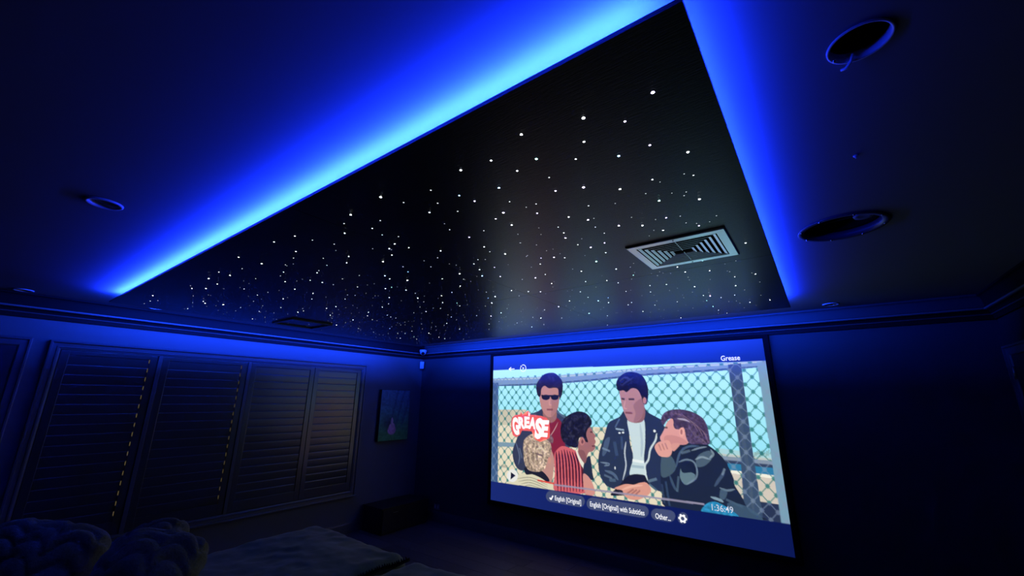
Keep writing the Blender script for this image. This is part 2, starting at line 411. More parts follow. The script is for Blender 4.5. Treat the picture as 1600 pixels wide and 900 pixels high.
('L',[(7283,7091),(7205,7868)],0.008,(90,116,136),0.6,1),
('L',[(8263,7392),(8422,6997),(8577,6665)],0.01,(84,106,136),0.6,1),
('L',[(8502,6800),(8589,6481)],0.007,(130,150,170),0.7,1),
('L',[(8395,7423),(8589,7500),(8791,7397)],0.007,(130,152,170),0.7,1),
('P',[(8425,7477),(8587,7530),(8495,7935),(8365,7907)],(84,110,130),1,0.7,0),
('L',[(8129,7903),(8327,7975),(8454,8062)],0.009,(150,180,195),0.8,1),
('L',[(8529,7927),(8929,8176)],0.008,(90,116,138),0.6,1),
('P',[(8550,8097),(8997,8101),(9386,8614),(8733,8741)],(66,92,116),1,0.8,0),
('L',[(6887,7425),(6942,8620)],0.008,(60,84,116),0.6,1),
('L',[(6763,7580),(6795,8532)],0.007,(64,86,116),0.5,1),
('P',[(7842,8693),(7930,8371),(8115,8145),(8318,8125),(8568,8326),(8801,8665),(8245,8761)],(40,128,172),1,1,0.2),
('P',[(6818,5181),(6888,4969),(6981,4688),(7077,4338),(7288,4050),(7432,4246),(7601,4636),(7655,5356),(7329,5493),(7020,5497),(6868,5379)],(218,154,148),1,1.0,0),
('P',[(6961,5098),(7200,5007),(7463,5114),(7637,5358),(7327,5526),(6981,5501)],(184,118,118),1,0.5,0),
('P',[(6897,4350),(6934,4001),(7086,3750),(7309,3637),(7580,3627),(7874,3750),(8116,4004),(8237,4389),(8273,4966),(8249,5351),(8000,5381),(7709,5383),(7614,5099),(7567,4572),(7409,4686),(7279,4595),(7263,4155),(7104,4199),(6971,4483)],(70,56,84),1,1,0.35),
('L',[(7401,4112),(7627,4166),(7844,4286)],0.007,(190,180,196),0.8,1),
('L',[(7221,3813),(7600,3965),(7837,4419)],0.0035,(150,120,130),0.6,1),
('L',[(7279,3828),(7687,4095),(7902,4562)],0.0035,(36,30,60),0.6,1),
('L',[(7337,3842),(7773,4224),(7967,4704)],0.0035,(150,120,130),0.6,1),
('L',[(7395,3857),(7859,4351),(8031,4845)],0.0035,(36,30,60),0.6,1),
('L',[(7452,3871),(7943,4477),(8094,4984)],0.0035,(150,120,130),0.6,1),
('L',[(7509,3885),(8027,4601),(8157,5122)],0.0035,(36,30,60),0.6,1),
('L',[(7565,3899),(8110,4724),(8220,5259)],0.0035,(150,120,130),0.6,1),
('L',[(7718,4560),(7910,5068)],0.004,(130,112,130),0.5,1),
('L',[(7836,4748),(7995,5156)],0.004,(130,112,130),0.5,1),
('L',[(7954,4933),(8079,5243)],0.004,(130,112,130),0.5,1),
('L',[(8069,5116),(8163,5330)],0.004,(130,112,130),0.5,1),
('P',[(7577,4805),(7560,4922),(7527,5010),(7485,5046),(7447,5018),(7422,4935),(7417,4819),(7434,4700),(7468,4612),(7510,4577),(7548,4605),(7573,4689)],(232,168,156),1,1.0,0),
('P',[(7522,4810),(7514,4877),(7499,4927),(7481,4946),(7465,4930),(7455,4882),(7454,4816),(7462,4748),(7477,4698),(7495,4679),(7511,4695),(7521,4743)],(168,104,104),1,1.0,0),
('L',[(6984,4619),(7083,4611)],0.007,(70,48,60),0.8,1),
('P',[(6635,5644),(6724,5464),(6870,5345),(7069,5290),(7138,5483),(7160,5812),(7067,6122),(6869,6184),(6734,6104),(6646,5846)],(220,158,146),1,1.0,0),
('L',[(6761,5527),(6826,5856)],0.005,(170,108,104),0.7,1),
('L',[(6863,5481),(6926,5810)],0.005,(170,108,104),0.7,1),
('L',[(6964,5436),(7026,5763)],0.005,(170,108,104),0.7,1),
('P',[(7134,5550),(7257,5402),(7409,5418),(7362,5588),(7196,5840)],(212,150,140),1,1.0,0),
('BARS',),
('P',[(2800,9445),(2708,9442),(2630,9388),(2579,9291),(2561,9166),(2581,9032),(2635,8910),(2714,8818),(2807,8772),(3906,8818),(3990,8823),(4059,8876),(4104,8969),(4118,9088),(4098,9214),(4049,9329),(3977,9416),(3892,9462)],(66,76,112),0,1,0),
('P',[(4392,9473),(4307,9470),(4236,9417),(4189,9321),(4175,9197),(4195,9064),(4247,8943),(4323,8853),(4409,8807),(6112,8814),(6185,8819),(6245,8870),(6282,8960),(6291,9073),(6272,9195),(6226,9306),(6161,9389),(6086,9433)],(66,76,112),0,1,0),
('P',[(6521,9422),(6454,9419),(6399,9373),(6365,9291),(6356,9184),(6375,9069),(6418,8965),(6479,8887),(6548,8847),(6931,8842),(6996,8846),(7048,8893),(7080,8974),(7087,9078),(7069,9189),(7027,9290),(6969,9367),(6903,9407)],(66,76,112),0,1,0),
('P',[(7442,9072),(7415,9215),(7356,9331),(7281,9389),(7209,9374),(7160,9287),(7148,9154),(7175,9008),(7235,8891),(7311,8834),(7382,8852),(7430,8939)],(66,76,112),1,1.0,0),
('L',[(2918,8410),(7934,8295)],0.007,(150,144,166),0.9,1),
('L',[(2208,8286),(2918,8354)],0.007,(216,70,60),0.95,1),
('P',[(1322,8181),(1288,8388),(1195,8554),(1066,8633),(936,8605),(839,8476),(802,8278),(836,8067),(931,7899),(1062,7821),(1192,7853),(1286,7985)],(226,226,220),1,1.0,0),
('P',[(986,8019),(1216,8200),(974,8490)],(24,26,44),0,1.0,0)]
STARS = [(-0.224,0.871,4.0,'p'),(-0.403,0.858,4.0,'w'),(-0.57,1.191,4.0,'p'),(-0.924,1.19,4.0,'p'),(-1.216,0.822,4.0,'w'),(-3.827,1.232,4.0,'w'),(-0.541,3.105,4.0,'k'),(-0.395,1.079,3.0,'b'),(-0.219,1.18,3.0,'w'),(-0.471,1.277,3.0,'w'),(-0.577,0.82,3.0,'w'),(-0.609,0.947,3.0,'c'),(-0.845,0.858,3.0,'w'),(-0.815,1.022,3.0,'b'),(-0.968,1.306,3.0,'w'),(-0.678,1.446,3.0,'p'),(-1.445,0.846,3.0,'w'),(-1.833,1.294,3.0,'w'),(-2.016,1.616,3.0,'w'),(-1.643,1.699,3.0,'w'),(-1.561,1.81,3.0,'b'),(-2.427,0.926,3.0,'w'),(-2.837,0.918,3.0,'w'),(-3.031,0.869,3.0,'w'),(-3.335,0.953,3.0,'w'),(-3.914,0.802,3.0,'w'),(-3.887,1.125,3.0,'w'),(-3.612,1.732,3.0,'w'),(-1.21,1.578,3.0,'w'),(-1.819,2.261,3.0,'w'),(-1.97,2.408,3.0,'w'),(-2.303,2.809,3.0,'p'),(-2.327,1.974,3.0,'w'),(-3.528,3.19,3.0,'w'),(-3.932,2.292,3.0,'w'),(-3.529,2.22,3.0,'w'),(-1.031,1.767,3.0,'p'),(-0.851,1.566,3.0,'p'),(-0.809,1.743,3.0,'p'),(-0.597,1.575,3.0,'p'),(-0.878,1.954,3.0,'c'),(-1.317,2.028,3.0,'p'),(-1.607,2.814,3.0,'p'),(-1.259,2.802,3.0,'b'),(-1.522,3.187,3.0,'c'),(-0.514,1.63,3.0,'w'),(-0.386,1.444,3.0,'c'),(-0.261,1.517,3.0,'w'),(-1.98,3.136,2.5,'w'),(-0.319,0.935,2.0,'p'),(-0.449,0.953,2.0,'w'),(-0.3,1.079,2.0,'p'),(-0.663,1.156,2.0,'p'),(-0.729,0.872,2.0,'w'),(-0.697,0.968,2.0,'w'),(-0.969,0.982,2.0,'b'),(-0.952,1.048,2.0,'p'),(-1.165,1.017,2.0,'w'),(-0.816,1.272,2.0,'p'),(-0.985,1.218,2.0,'p'),(-0.73,1.376,2.0,'w'),(-1.642,0.943,2.0,'w'),(-1.864,0.829,2.0,'w'),(-1.564,1.161,2.0,'w'),(-1.639,1.186,2.0,'w'),(-1.706,1.254,2.0,'w'),(-2.07,0.937,2.0,'w'),(-1.912,1.137,2.0,'w'),(-2.016,1.191,2.0,'w'),(-1.451,1.357,2.0,'w'),(-1.21,1.304,2.0,'p'),(-1.233,1.438,2.0,'w'),(-2.05,1.47,2.0,'w'),(-2.078,1.528,2.0,'w'),(-2.215,1.771,2.0,'w'),(-1.492,1.706,2.0,'w'),(-1.831,1.905,2.0,'w'),(-2.337,1.199,2.0,'w'),(-2.513,1.332,2.0,'w'),(-2.698,1.184,2.0,'w'),(-2.834,1.315,2.0,'w'),(-2.3,1.664,2.0,'w'),(-2.022,0.808,2.0,'w'),(-2.413,0.804,2.0,'w'),(-3.134,0.952,2.0,'w'),(-3.414,0.895,2.0,'w'),(-2.844,1.451,2.0,'w'),(-3.201,1.411,2.0,'w'),(-3.818,1.091,2.0,'w'),(-4.259,1.119,2.0,'w'),(-3.246,1.787,2.0,'w'),(-3.495,1.967,2.0,'w'),(-4.3,1.646,2.0,'w'),(-1.478,1.883,2.0,'p'),(-2.128,2.023,2.0,'w'),(-2.282,2.186,2.0,'w'),(-1.619,2.19,2.0,'w'),(-2.141,2.748,2.0,'w'),(-2.642,2.341,2.0,'w'),(-2.905,2.854,2.0,'w'),(-3.667,3.482,2.0,'w'),(-3.701,3.616,2.0,'w'),(-3.039,3.18,2.0,'w'),(-3.12,1.795,2.0,'w'),(-4.118,2.281,2.0,'w'),(-3.088,2.082,2.0,'w'),(-3.234,2.176,2.0,'w'),(-2.811,2.02,2.0,'w'),(-2.488,1.84,2.0,'w'),(-3.65,2.742,2.0,'b'),(-4.142,3.281,2.0,'w'),(-0.729,1.726,2.0,'p'),(-0.843,2.14,2.0,'w'),(-0.983,2.33,2.0,'w'),(-1.024,2.065,2.0,'w'),(-1.301,2.193,2.0,'w'),(-1.539,2.278,2.0,'w'),(-1.472,2.329,2.0,'w'),(-1.44,2.686,2.0,'w'),(-1.219,2.899,2.0,'w'),(-2.316,3.491,2.0,'w'),(-0.55,2.299,2.0,'w'),(-0.538,2.419,2.0,'w'),(-0.412,2.264,2.0,'c'),(-0.418,2.473,2.0,'w'),(-0.214,2.693,2.0,'w'),(-0.705,2.626,2.0,'w'),(-0.571,2.784,2.0,'w'),(-0.35,2.907,2.0,'w'),(-0.211,3.478,2.0,'w'),(-0.34,3.48,2.0,'w'),(-0.595,3.483,2.0,'c'),(-1.113,3.363,2.0,'w'),(-0.929,3.826,2.0,'w'),(-0.409,1.61,2.0,'p'),(-0.458,1.733,2.0,'w'),(-0.319,1.77,2.0,'p'),(-0.188,2.106,2.0,'w'),(-0.51,1.018,1.5,'w'),(-0.357,1.277,1.5,'w'),(-0.827,1.508,1.5,'w'),(-1.492,0.982,1.5,'w'),(-1.548,1.234,1.5,'w'),(-1.449,1.608,1.5,'w'),(-1.868,1.497,1.5,'b'),(-1.805,1.716,1.5,'w'),(-2.529,1.26,1.5,'w'),(-2.421,1.529,1.5,'w'),(-2.238,1.666,1.5,'c'),(-1.994,1.994,1.5,'w'),(-2.814,0.851,1.5,'w'),(-2.489,1.075,1.5,'w'),(-3.123,1.11,1.5,'w'),(-3.236,1.243,1.5,'w'),(-3.021,1.538,1.5,'w'),(-4.164,0.846,1.5,'w'),(-3.822,1.358,1.5,'w'),(-3.866,1.522,1.5,'w'),(-3.535,1.551,1.5,'w'),(-3.515,1.731,1.5,'w'),(-1.394,1.721,1.5,'p'),(-2.446,2.324,1.5,'w'),(-2.198,2.259,1.5,'c'),(-2.25,2.345,1.5,'w'),(-1.892,2.269,1.5,'b'),(-2.776,2.323,1.5,'w'),(-2.633,2.64,1.5,'w'),(-2.4,2.724,1.5,'w'),(-3.525,3.769,1.5,'w'),(-2.575,3.114,1.5,'w'),(-2.309,3.221,1.5,'w'),(-3.366,2.32,1.5,'w'),(-2.665,1.971,1.5,'w'),(-2.809,1.682,1.5,'w'),(-3.057,2.258,1.5,'w'),(-3.106,2.333,1.5,'w'),(-3.108,2.392,1.5,'w'),(-3.846,3.006,1.5,'w'),(-3.781,3.06,1.5,'w'),(-3.583,2.99,1.5,'w'),(-3.884,3.28,1.5,'c'),(-4.029,3.447,1.5,'w'),(-3.931,2.548,1.5,'w'),(-4.005,2.792,1.5,'w'),(-1.093,1.738,1.5,'p'),(-0.988,1.804,1.5,'w'),(-1.149,1.819,1.5,'w'),(-0.844,1.675,1.5,'w'),(-0.78,1.854,1.5,'w'),(-0.806,2.311,1.5,'c'),(-0.944,2.417,1.5,'w'),(-1.101,2.275,1.5,'w'),(-1.23,2.001,1.5,'w'),(-1.246,2.486,1.5,'w'),(-1.273,2.658,1.5,'w'),(-1.157,2.753,1.5,'b'),(-0.983,2.651,1.5,'w'),(-1.436,3.375,1.5,'w'),(-1.822,3.242,1.5,'w'),(-2.022,3.068,1.5,'w'),(-2.139,3.44,1.5,'w'),(-1.763,2.851,1.5,'w'),(-1.627,3.812,1.5,'w'),(-0.321,2.685,1.5,'w'),(-0.801,2.595,1.5,'w'),(-0.851,2.759,1.5,'w'),(-0.396,3.174,1.5,'w'),(-0.577,3.064,1.5,'w'),(-0.593,3.243,1.5,'c'),(-0.488,3.201,1.5,'w'),(-0.588,3.657,1.5,'w'),(-0.782,3.162,1.5,'w'),(-0.956,3.183,1.5,'w'),(-1.073,2.994,1.5,'w'),(-1.122,3.051,1.5,'w'),(-0.553,3.821,1.5,'w'),(-0.238,1.328,1.0,'w'),(-0.634,1.064,1.0,'w'),(-1.025,0.894,1.0,'w'),(-1.079,0.979,1.0,'w'),(-1.065,1.075,1.0,'w'),(-0.847,1.128,1.0,'w'),(-0.775,1.201,1.0,'w'),(-0.619,1.33,1.0,'w'),(-0.816,1.439,1.0,'w'),(-0.685,1.531,1.0,'w'),(-1.222,1.189,1.0,'w'),(-1.105,1.284,1.0,'w'),(-0.681,1.615,1.0,'w'),(-1.181,0.9,1.0,'w'),(-1.393,0.951,1.0,'w'),(-1.547,0.88,1.0,'w'),(-1.518,1.054,1.0,'w'),(-1.473,1.11,1.0,'w'),(-1.846,0.903,1.0,'w'),(-1.809,0.992,1.0,'w'),(-2.181,0.981,1.0,'w'),(-2.337,1.013,1.0,'w'),(-2.052,1.075,1.0,'w'),(-2.15,1.153,1.0,'w'),(-1.54,1.421,1.0,'w'),(-1.814,1.416,1.0,'w'),(-1.685,1.508,1.0,'w'),(-2.284,1.18,1.0,'w'),(-2.328,1.36,1.0,'w'),(-2.503,1.403,1.0,'w'),(-2.173,1.376,1.0,'w'),(-2.229,1.865,1.0,'w'),(-2.621,0.902,1.0,'w'),(-2.588,1.103,1.0,'w'),(-2.781,1.042,1.0,'w'),(-3.336,0.864,1.0,'w'),(-3.666,0.979,1.0,'w'),(-3.087,1.25,1.0,'w'),(-4.091,0.875,1.0,'w'),(-4.325,0.846,1.0,'w'),(-3.944,1.059,1.0,'w'),(-4.012,1.392,1.0,'w'),(-3.483,1.318,1.0,'w'),(-3.595,1.434,1.0,'w'),(-3.422,1.675,1.0,'w'),(-3.826,1.628,1.0,'w'),(-4.115,1.678,1.0,'w'),(-1.254,1.508,1.0,'w'),(-1.384,1.567,1.0,'w'),(-1.703,1.799,1.0,'w'),(-1.789,2.125,1.0,'w'),(-2.081,2.464,1.0,'w'),(-1.991,2.635,1.0,'w'),(-1.661,2.341,1.0,'w'),(-1.403,2.009,1.0,'w'),(-2.382,2.082,1.0,'w'),(-2.552,2.194,1.0,'w'),(-2.49,2.282,1.0,'w'),(-2.69,2.768,1.0,'w'),(-2.591,2.555,1.0,'w'),(-3.006,2.918,1.0,'w'),(-3.578,3.26,1.0,'w'),(-3.196,3.461,1.0,'w'),(-2.784,3.366,1.0,'w'),(-2.415,3.069,1.0,'w'),(-2.378,3.278,1.0,'w'),(-2.237,3.195,1.0,'w'),(-3.396,1.929,1.0,'w'),(-3.626,2.063,1.0,'w'),(-3.63,2.258,1.0,'w'),(-3.722,2.264,1.0,'w'),(-3.368,2.374,1.0,'w'),(-2.677,1.618,1.0,'w'),(-2.645,1.659,1.0,'w'),(-3.529,2.676,1.0,'w'),(-3.956,2.958,1.0,'w'),(-4.152,3.235,1.0,'w'),(-3.145,2.739,1.0,'w'),(-3.365,2.948,1.0,'w'),(-3.21,2.933,1.0,'w'),(-3.302,3.09,1.0,'w'),(-3.135,2.925,1.0,'w'),(-3.2,2.575,1.0,'w'),(-3.369,2.662,1.0,'w'),(-3.604,2.618,1.0,'w'),(-4.116,2.666,1.0,'w'),(-4.009,2.629,1.0,'w'),(-3.846,2.654,1.0,'w'),(-4.113,2.95,1.0,'w'),(-4.101,2.993,1.0,'w'),(-3.016,1.923,1.0,'w'),(-3.264,2.031,1.0,'w'),(-3.399,1.996,1.0,'w'),(-1.056,1.498,1.0,'w'),(-1.009,1.564,1.0,'w'),(-1.011,1.66,1.0,'w'),(-0.764,2.151,1.0,'w'),(-1.105,2.435,1.0,'w'),(-1.046,2.0,1.0,'w'),(-1.142,1.673,1.0,'w'),(-1.472,2.397,1.0,'w'),(-1.542,2.819,1.0,'w'),(-1.592,2.987,1.0,'w'),(-1.509,3.047,1.0,'w'),(-1.635,3.209,1.0,'w'),(-1.321,3.038,1.0,'w'),(-1.37,3.094,1.0,'w'),(-2.076,3.219,1.0,'w'),(-1.963,2.795,1.0,'w'),(-2.628,3.351,1.0,'w'),(-1.897,2.527,1.0,'w'),(-1.47,3.697,1.0,'w'),(-1.322,3.294,1.0,'w'),(-2.166,3.801,1.0,'w'),(-0.268,2.366,1.0,'w'),(-0.328,2.555,1.0,'w'),(-0.453,2.663,1.0,'w'),(-0.551,2.536,1.0,'w'),(-0.733,2.792,1.0,'w'),(-0.935,2.829,1.0,'w'),(-0.319,3.056,1.0,'w'),(-0.213,2.895,1.0,'w'),(-0.898,3.046,1.0,'w'),(-0.864,3.494,1.0,'w'),(-0.739,3.455,1.0,'w'),(-1.062,3.758,1.0,'w'),(-1.055,3.655,1.0,'w'),(-1.196,3.325,1.0,'w'),(-1.073,3.431,1.0,'w'),(-0.464,3.363,1.0,'w'),(-0.248,3.283,1.0,'w'),(-0.617,2.922,1.0,'w'),(-0.691,2.4,1.0,'w'),(-0.844,2.384,1.0,'w'),(-0.356,1.708,1.0,'w'),(-0.239,1.706,1.0,'w'),(-0.3,1.456,1.0,'w')]
# ------------------------------------------------------------------ floor, walls, ceiling
floor = structure(box_obj('floor', M_dark, None, XL - 0.12, XR + 0.12, YB - 0.12, YF + 0.12, -0.1, -0.012))
M_planks = [mat('oak_grey_plank_%d' % i, c, 0.5, spec=0.4, bump=0.15, vary=0.35, scale=6, stretch=(1, 12, 1))
            for i, c in enumerate(((0.085, 0.077, 0.08, 1), (0.10, 0.09, 0.09, 1), (0.07, 0.066, 0.07, 1)))]
PW, PL = 0.1918, 1.25
plank_mesh = {}
row = 0
y = YB
while y < YF - 0.01:
    w = min(PW, YF - y)
    x = XL - random.uniform(0.1, 1.0)
    while x < XR - 0.02:
        a, b = max(x, XL), min(x + PL, XR)
        if b - a > 0.03:
            mi = random.randrange(3)
            key = (round(b - a, 3), round(w, 3), mi)
            if key not in plank_mesh:
                bm = bmesh.new()
                box(bm, 0, b - a - 0.002, 0, w - 0.002, -0.012, 0.0)
                tops = [e for e in bm.edges if all(v.co.z > -0.001 for v in e.verts)]
                bmesh.ops.bevel(bm, geom=tops, offset=0.0015, segments=1, affect='EDGES')
                o = mesh_obj('plank', bm, M_planks[mi], floor)
                plank_mesh[key] = o.data
            else:
                o = link(bpy.data.objects.new('plank', plank_mesh[key]), floor)
            o.location = (a, y, 0)
        x += PL
    y += PW
    row += 1

WY0, WY1, WZ0, WZ1 = 0.545, 3.43, 0.50, 2.03     # window opening
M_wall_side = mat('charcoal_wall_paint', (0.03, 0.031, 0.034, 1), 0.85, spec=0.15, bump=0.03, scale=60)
def wall_boxes(name, material, boxes):
    bm = bmesh.new()
    for b in boxes:
        box(bm, *b)
    return structure(mesh_obj(name, bm, material))
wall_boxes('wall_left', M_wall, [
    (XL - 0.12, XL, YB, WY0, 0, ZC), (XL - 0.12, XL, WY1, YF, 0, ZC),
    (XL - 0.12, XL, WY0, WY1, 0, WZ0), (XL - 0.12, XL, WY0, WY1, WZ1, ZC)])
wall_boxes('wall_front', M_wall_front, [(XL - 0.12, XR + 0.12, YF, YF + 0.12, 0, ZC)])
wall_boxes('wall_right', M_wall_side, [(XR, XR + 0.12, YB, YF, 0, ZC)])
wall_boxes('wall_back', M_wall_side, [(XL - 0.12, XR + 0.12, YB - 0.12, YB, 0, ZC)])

# ceiling slab with cut-outs for the recessed fittings
SPEAKER = (0.187, 2.345, 0.150)
HOLE = (0.186, 1.072, 0.056)
DOWN = [(-3.29 * 0.72 + 0.018, 0.252), (-4.93, 0.235), (0.165, 4.268), (-4.90, 1.05)]
DOWN[0] = (-2.352, 0.252)
holes = [SPEAKER, HOLE] + [(x, y, 0.048) for x, y in DOWN]
bm = bmesh.new()
x0, x1, y0, y1 = XL - 0.12, XR + 0.12, YB - 0.12, YF + 0.12
edges = []
def loop(pts):
    vs = [bm.verts.new((p[0], p[1], ZC)) for p in pts]
    for i in range(len(vs)):
        edges.append(bm.edges.new((vs[i], vs[(i + 1) % len(vs)])))
loop([(x0, y0), (x1, y0), (x1, y1), (x0, y1)])
for hx, hy, hr in holes:
    loop([(hx + hr * math.cos(2 * math.pi * k / 40), hy + hr * math.sin(2 * math.pi * k / 40)) for k in range(40)])
bmesh.ops.triangle_fill(bm, use_beauty=True, edges=edges)
ex = bmesh.ops.extrude_face_region(bm, geom=bm.faces[:])
bmesh.ops.translate(bm, verts=[v for v in ex['geom'] if isinstance(v, bmesh.types.BMVert)], vec=(0, 0, 0.013))
box(bm, x0, x1, y0, y1, ZC + 0.22, ZC + 0.24)          # slab above the ceiling void
for b_ in ((x0, x0 + .02, y0, y1), (x1 - .02, x1, y0, y1), (x0, x1, y0, y0 + .02), (x0, x1, y1 - .02, y1)):
    box(bm, *b_, ZC + 0.013, ZC + 0.22)
structure(mesh_obj('ceiling', bm, M_ceiling))

# crown moulding, one length per wall, mitred in the corners
prof = [(0, -0.187), (0.016, -0.187), (0.018, -0.172)]
for k in range(6):
    t = k / 5 * math.pi / 2
    prof.append((0.018 + 0.034 * (1 - math.cos(t)), -0.172 + 0.052 * math.sin(t)))
for k in range(7):
    t = k / 6 * math.pi / 2
    prof.append((0.058 + 0.024 * (1 - math.cos(t)), -0.098 + 0.08 * math.sin(t)))
prof += [(0.090, -0.014), (0.090, -0.0002), (0, -0.0002)]
for i, (a, b, out) in enumerate((((XL, YB, ZC), (XL, YF, ZC), (1, 0, 0)), ((XL, YF, ZC), (XR, YF, ZC), (0, -1, 0)),
                                 ((XR, YF, ZC), (XR, YB, ZC), (-1, 0, 0)), ((XR, YB, ZC), (XL, YB, ZC), (0, 1, 0)))):
    bm = bmesh.new()
    extrude_profile(bm, prof, a, b, out, mitre_a=1.0, mitre_b=1.0)
    # the front upper cove has LED and screen glow put into a lighter grey
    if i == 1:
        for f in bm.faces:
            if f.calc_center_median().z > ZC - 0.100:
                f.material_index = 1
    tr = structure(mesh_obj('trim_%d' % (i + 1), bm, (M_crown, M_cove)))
    bm = bmesh.new()
    fillet = [(0.024, -0.156)] + [(0.0285 + 0.0035 * math.cos(t), -0.151 + 0.004 * math.sin(t)) for t in [(-0.5 + k / 4) * math.pi for k in range(5)]] + [(0.024, -0.146)]
    extrude_profile(bm, fillet, a, b, out, mitre_a=1.0, mitre_b=1.0)
    mesh_obj('fillet', bm, M_trim, tr)
    bm = bmesh.new()
    bead = [(0.053, -0.1170)] + [(0.0605 + 0.0060 * math.cos(t), -0.109 + 0.0072 * math.sin(t)) for t in [(-0.5 + k / 6) * math.pi for k in range(7)]] + [(0.053, -0.1012)]
    extrude_profile(bm, bead, a, b, out, mitre_a=1.0, mitre_b=1.0)
    mesh_obj('bead', bm, M_bead, tr)['label'] = 'lighter rounded bead'

# baseboards
bprof = [(0, 0), (0.016, 0), (0.016, 0.105), (0.012, 0.118), (0.006, 0.122), (0.004, 0.135), (0, 0.135)]
D1 = (-0.62, 0.376)            # door on the left wall (outer casing)
D2 = (3.45, 4.50)              # door on the right wall
def baseboard(name, runs, out, mit):
    bm = bmesh.new()
    for (a, b), (ma, mb) in zip(runs, mit):
        extrude_profile(bm, bprof, a, b, out, mitre_a=ma, mitre_b=mb)
    structure(mesh_obj(name, bm, M_trim))
baseboard('baseboard_left', [((XL, YB, 0), (XL, D1[0], 0)), ((XL, D1[1], 0), (XL, YF, 0))], (1, 0, 0), [(1, 0), (0, 1)])
baseboard('baseboard_front', [((XL, YF, 0), (XR, YF, 0))], (0, -1, 0), [(1, 1)])
baseboard('baseboard_right', [((XR, D2[0], 0), (XR, YB, 0))], (-1, 0, 0), [(0, 1)])
baseboard('baseboard_back', [((XR, YB, 0), (XL, YB, 0))], (0, 1, 0), [(1, 1)])

# ------------------------------------------------------------------ window_1 : four louvred shutter panels in one casing
win = structure(bpy.data.objects.new('window_1', None))
link(win)
win.location = (XL, 2.0, 1.2)
win_inv = Matrix.Translation((-XL, -2.0, -1.2))
def wpart(name, bm, m, parent=None, smooth=False):
    bmesh.ops.transform(bm, matrix=win_inv, verts=bm.verts)
    return mesh_obj(name, bm, m, parent or win, smooth)
# casing: stepped architrave, mitred (profile swept round the four sides)
def casing(bm, y0, y1, z0, z1, x, sgn, prof, bottom=True):
    """prof: (inset from outer edge, projection)"""
    loops = []
    for ins, pr in prof:
        pts = [(y0 + ins, z0 + (ins if bottom else 0)), (y0 + ins, z1 - ins), (y1 - ins, z1 - ins), (y1 - ins, z0 + (ins if bottom else 0))]
        loops.append([bm.verts.new((x + sgn * pr, p[0], p[1])) for p in pts])
    for a, b in zip(loops[:-1], loops[1:]):
        for k in range(4 if bottom else 3):
            bm.faces.new((a[k], a[(k + 1) % 4], b[(k + 1) % 4], b[k]))
    if not bottom:
        bm.faces.new([l[0] for l in loops]); bm.faces.new([l[3] for l in loops][::-1])
cprof = [(0, 0.0), (0, 0.034), (0.004, 0.038), (0.014, 0.038), (0.018, 0.034), (0.020, 0.024), (0.044, 0.022), (0.048, 0.028), (0.056, 0.028), (0.060, 0.022), (0.0715, 0.018), (0.0715, -0.10)]
bm = bmesh.new()
casing(bm, 0.473, 3.502, 0.428, 2.102, XL, 1, cprof)
wpart('casing', bm, M_trim)
bm = bmesh.new()
box(bm, XL - 0.002, XL + 0.05, 0.45, 3.525, 0.428, 0.448, bevel=0.005)
wpart('sill', bm, M_trim)
for yy in (1.2175, 2.01):
    bm = bmesh.new()
    box(bm, XL - 0.02, XL + 0.024, yy - 0.0165, yy + 0.0165, WZ0 + 0.001, WZ1 - 0.001, bevel=0.003)
    wpart('mullion', bm, M_trim)
bm = bmesh.new()                            # added boards behind the panels block light leaks at the joints
for yy, hw in ((WY0 + 0.011, 0.010), (1.2175, 0.03), (2.01, 0.03), (2.767, 0.02), (WY1 - 0.011, 0.010)):
    box(bm, XL - 0.040, XL - 0.0215, yy - hw, yy + hw, WZ0 + 0.001, WZ1 - 0.001)
for za, zb in ((WZ0 + 0.001, WZ0 + 0.05), (WZ1 - 0.03, WZ1 - 0.001)):
    box(bm, XL - 0.0398, XL - 0.0217, WY0 + 0.0015, WY1 - 0.0015, za, zb)
wpart('light_stop', bm, M_dark)
bm = bmesh.new()
box(bm, XL - 0.085, XL - 0.080, WY0 + 0.001, WY1 - 0.001, WZ0 + 0.001, WZ1 - 0.001)
wpart('pane', bm, M_glow)
def slat_mesh(width):
    bm = bmesh.new()
    n = 20
    A, B = [], []
    for k in range(n):
        t = 2 * math.pi * k / n
        u, v = 0.0445 * math.copysign(abs(math.cos(t)) ** 1.0, math.cos(t)), 0.0052 * math.copysign(abs(math.sin(t)) ** 0.25, math.sin(t)) if abs(math.sin(t)) > 1e-6 else 0.0
        A.append(bm.verts.new((v, -width / 2, u))); B.append(bm.verts.new((v, width / 2, u)))
    for k in range(n):
        bm.faces.new((A[k], A[(k + 1) % n], B[(k + 1) % n], B[k]))
    bm.faces.new([bm.verts.new(v.co) for v in A]); bm.faces.new([bm.verts.new(v.co) for v in B[::-1]])
    for s in (-1, 1):                        # added end blocks that break the light leak into dashes
        box(bm, -0.004, 0.004, min(s * width / 2, s * (width / 2 + 0.0055)), max(s * width / 2, s * (width / 2 + 0.0055)), -0.040, 0.006)
    return bm
NSL, PITCH, Z_FIRST = 17, 0.0815, 0.645
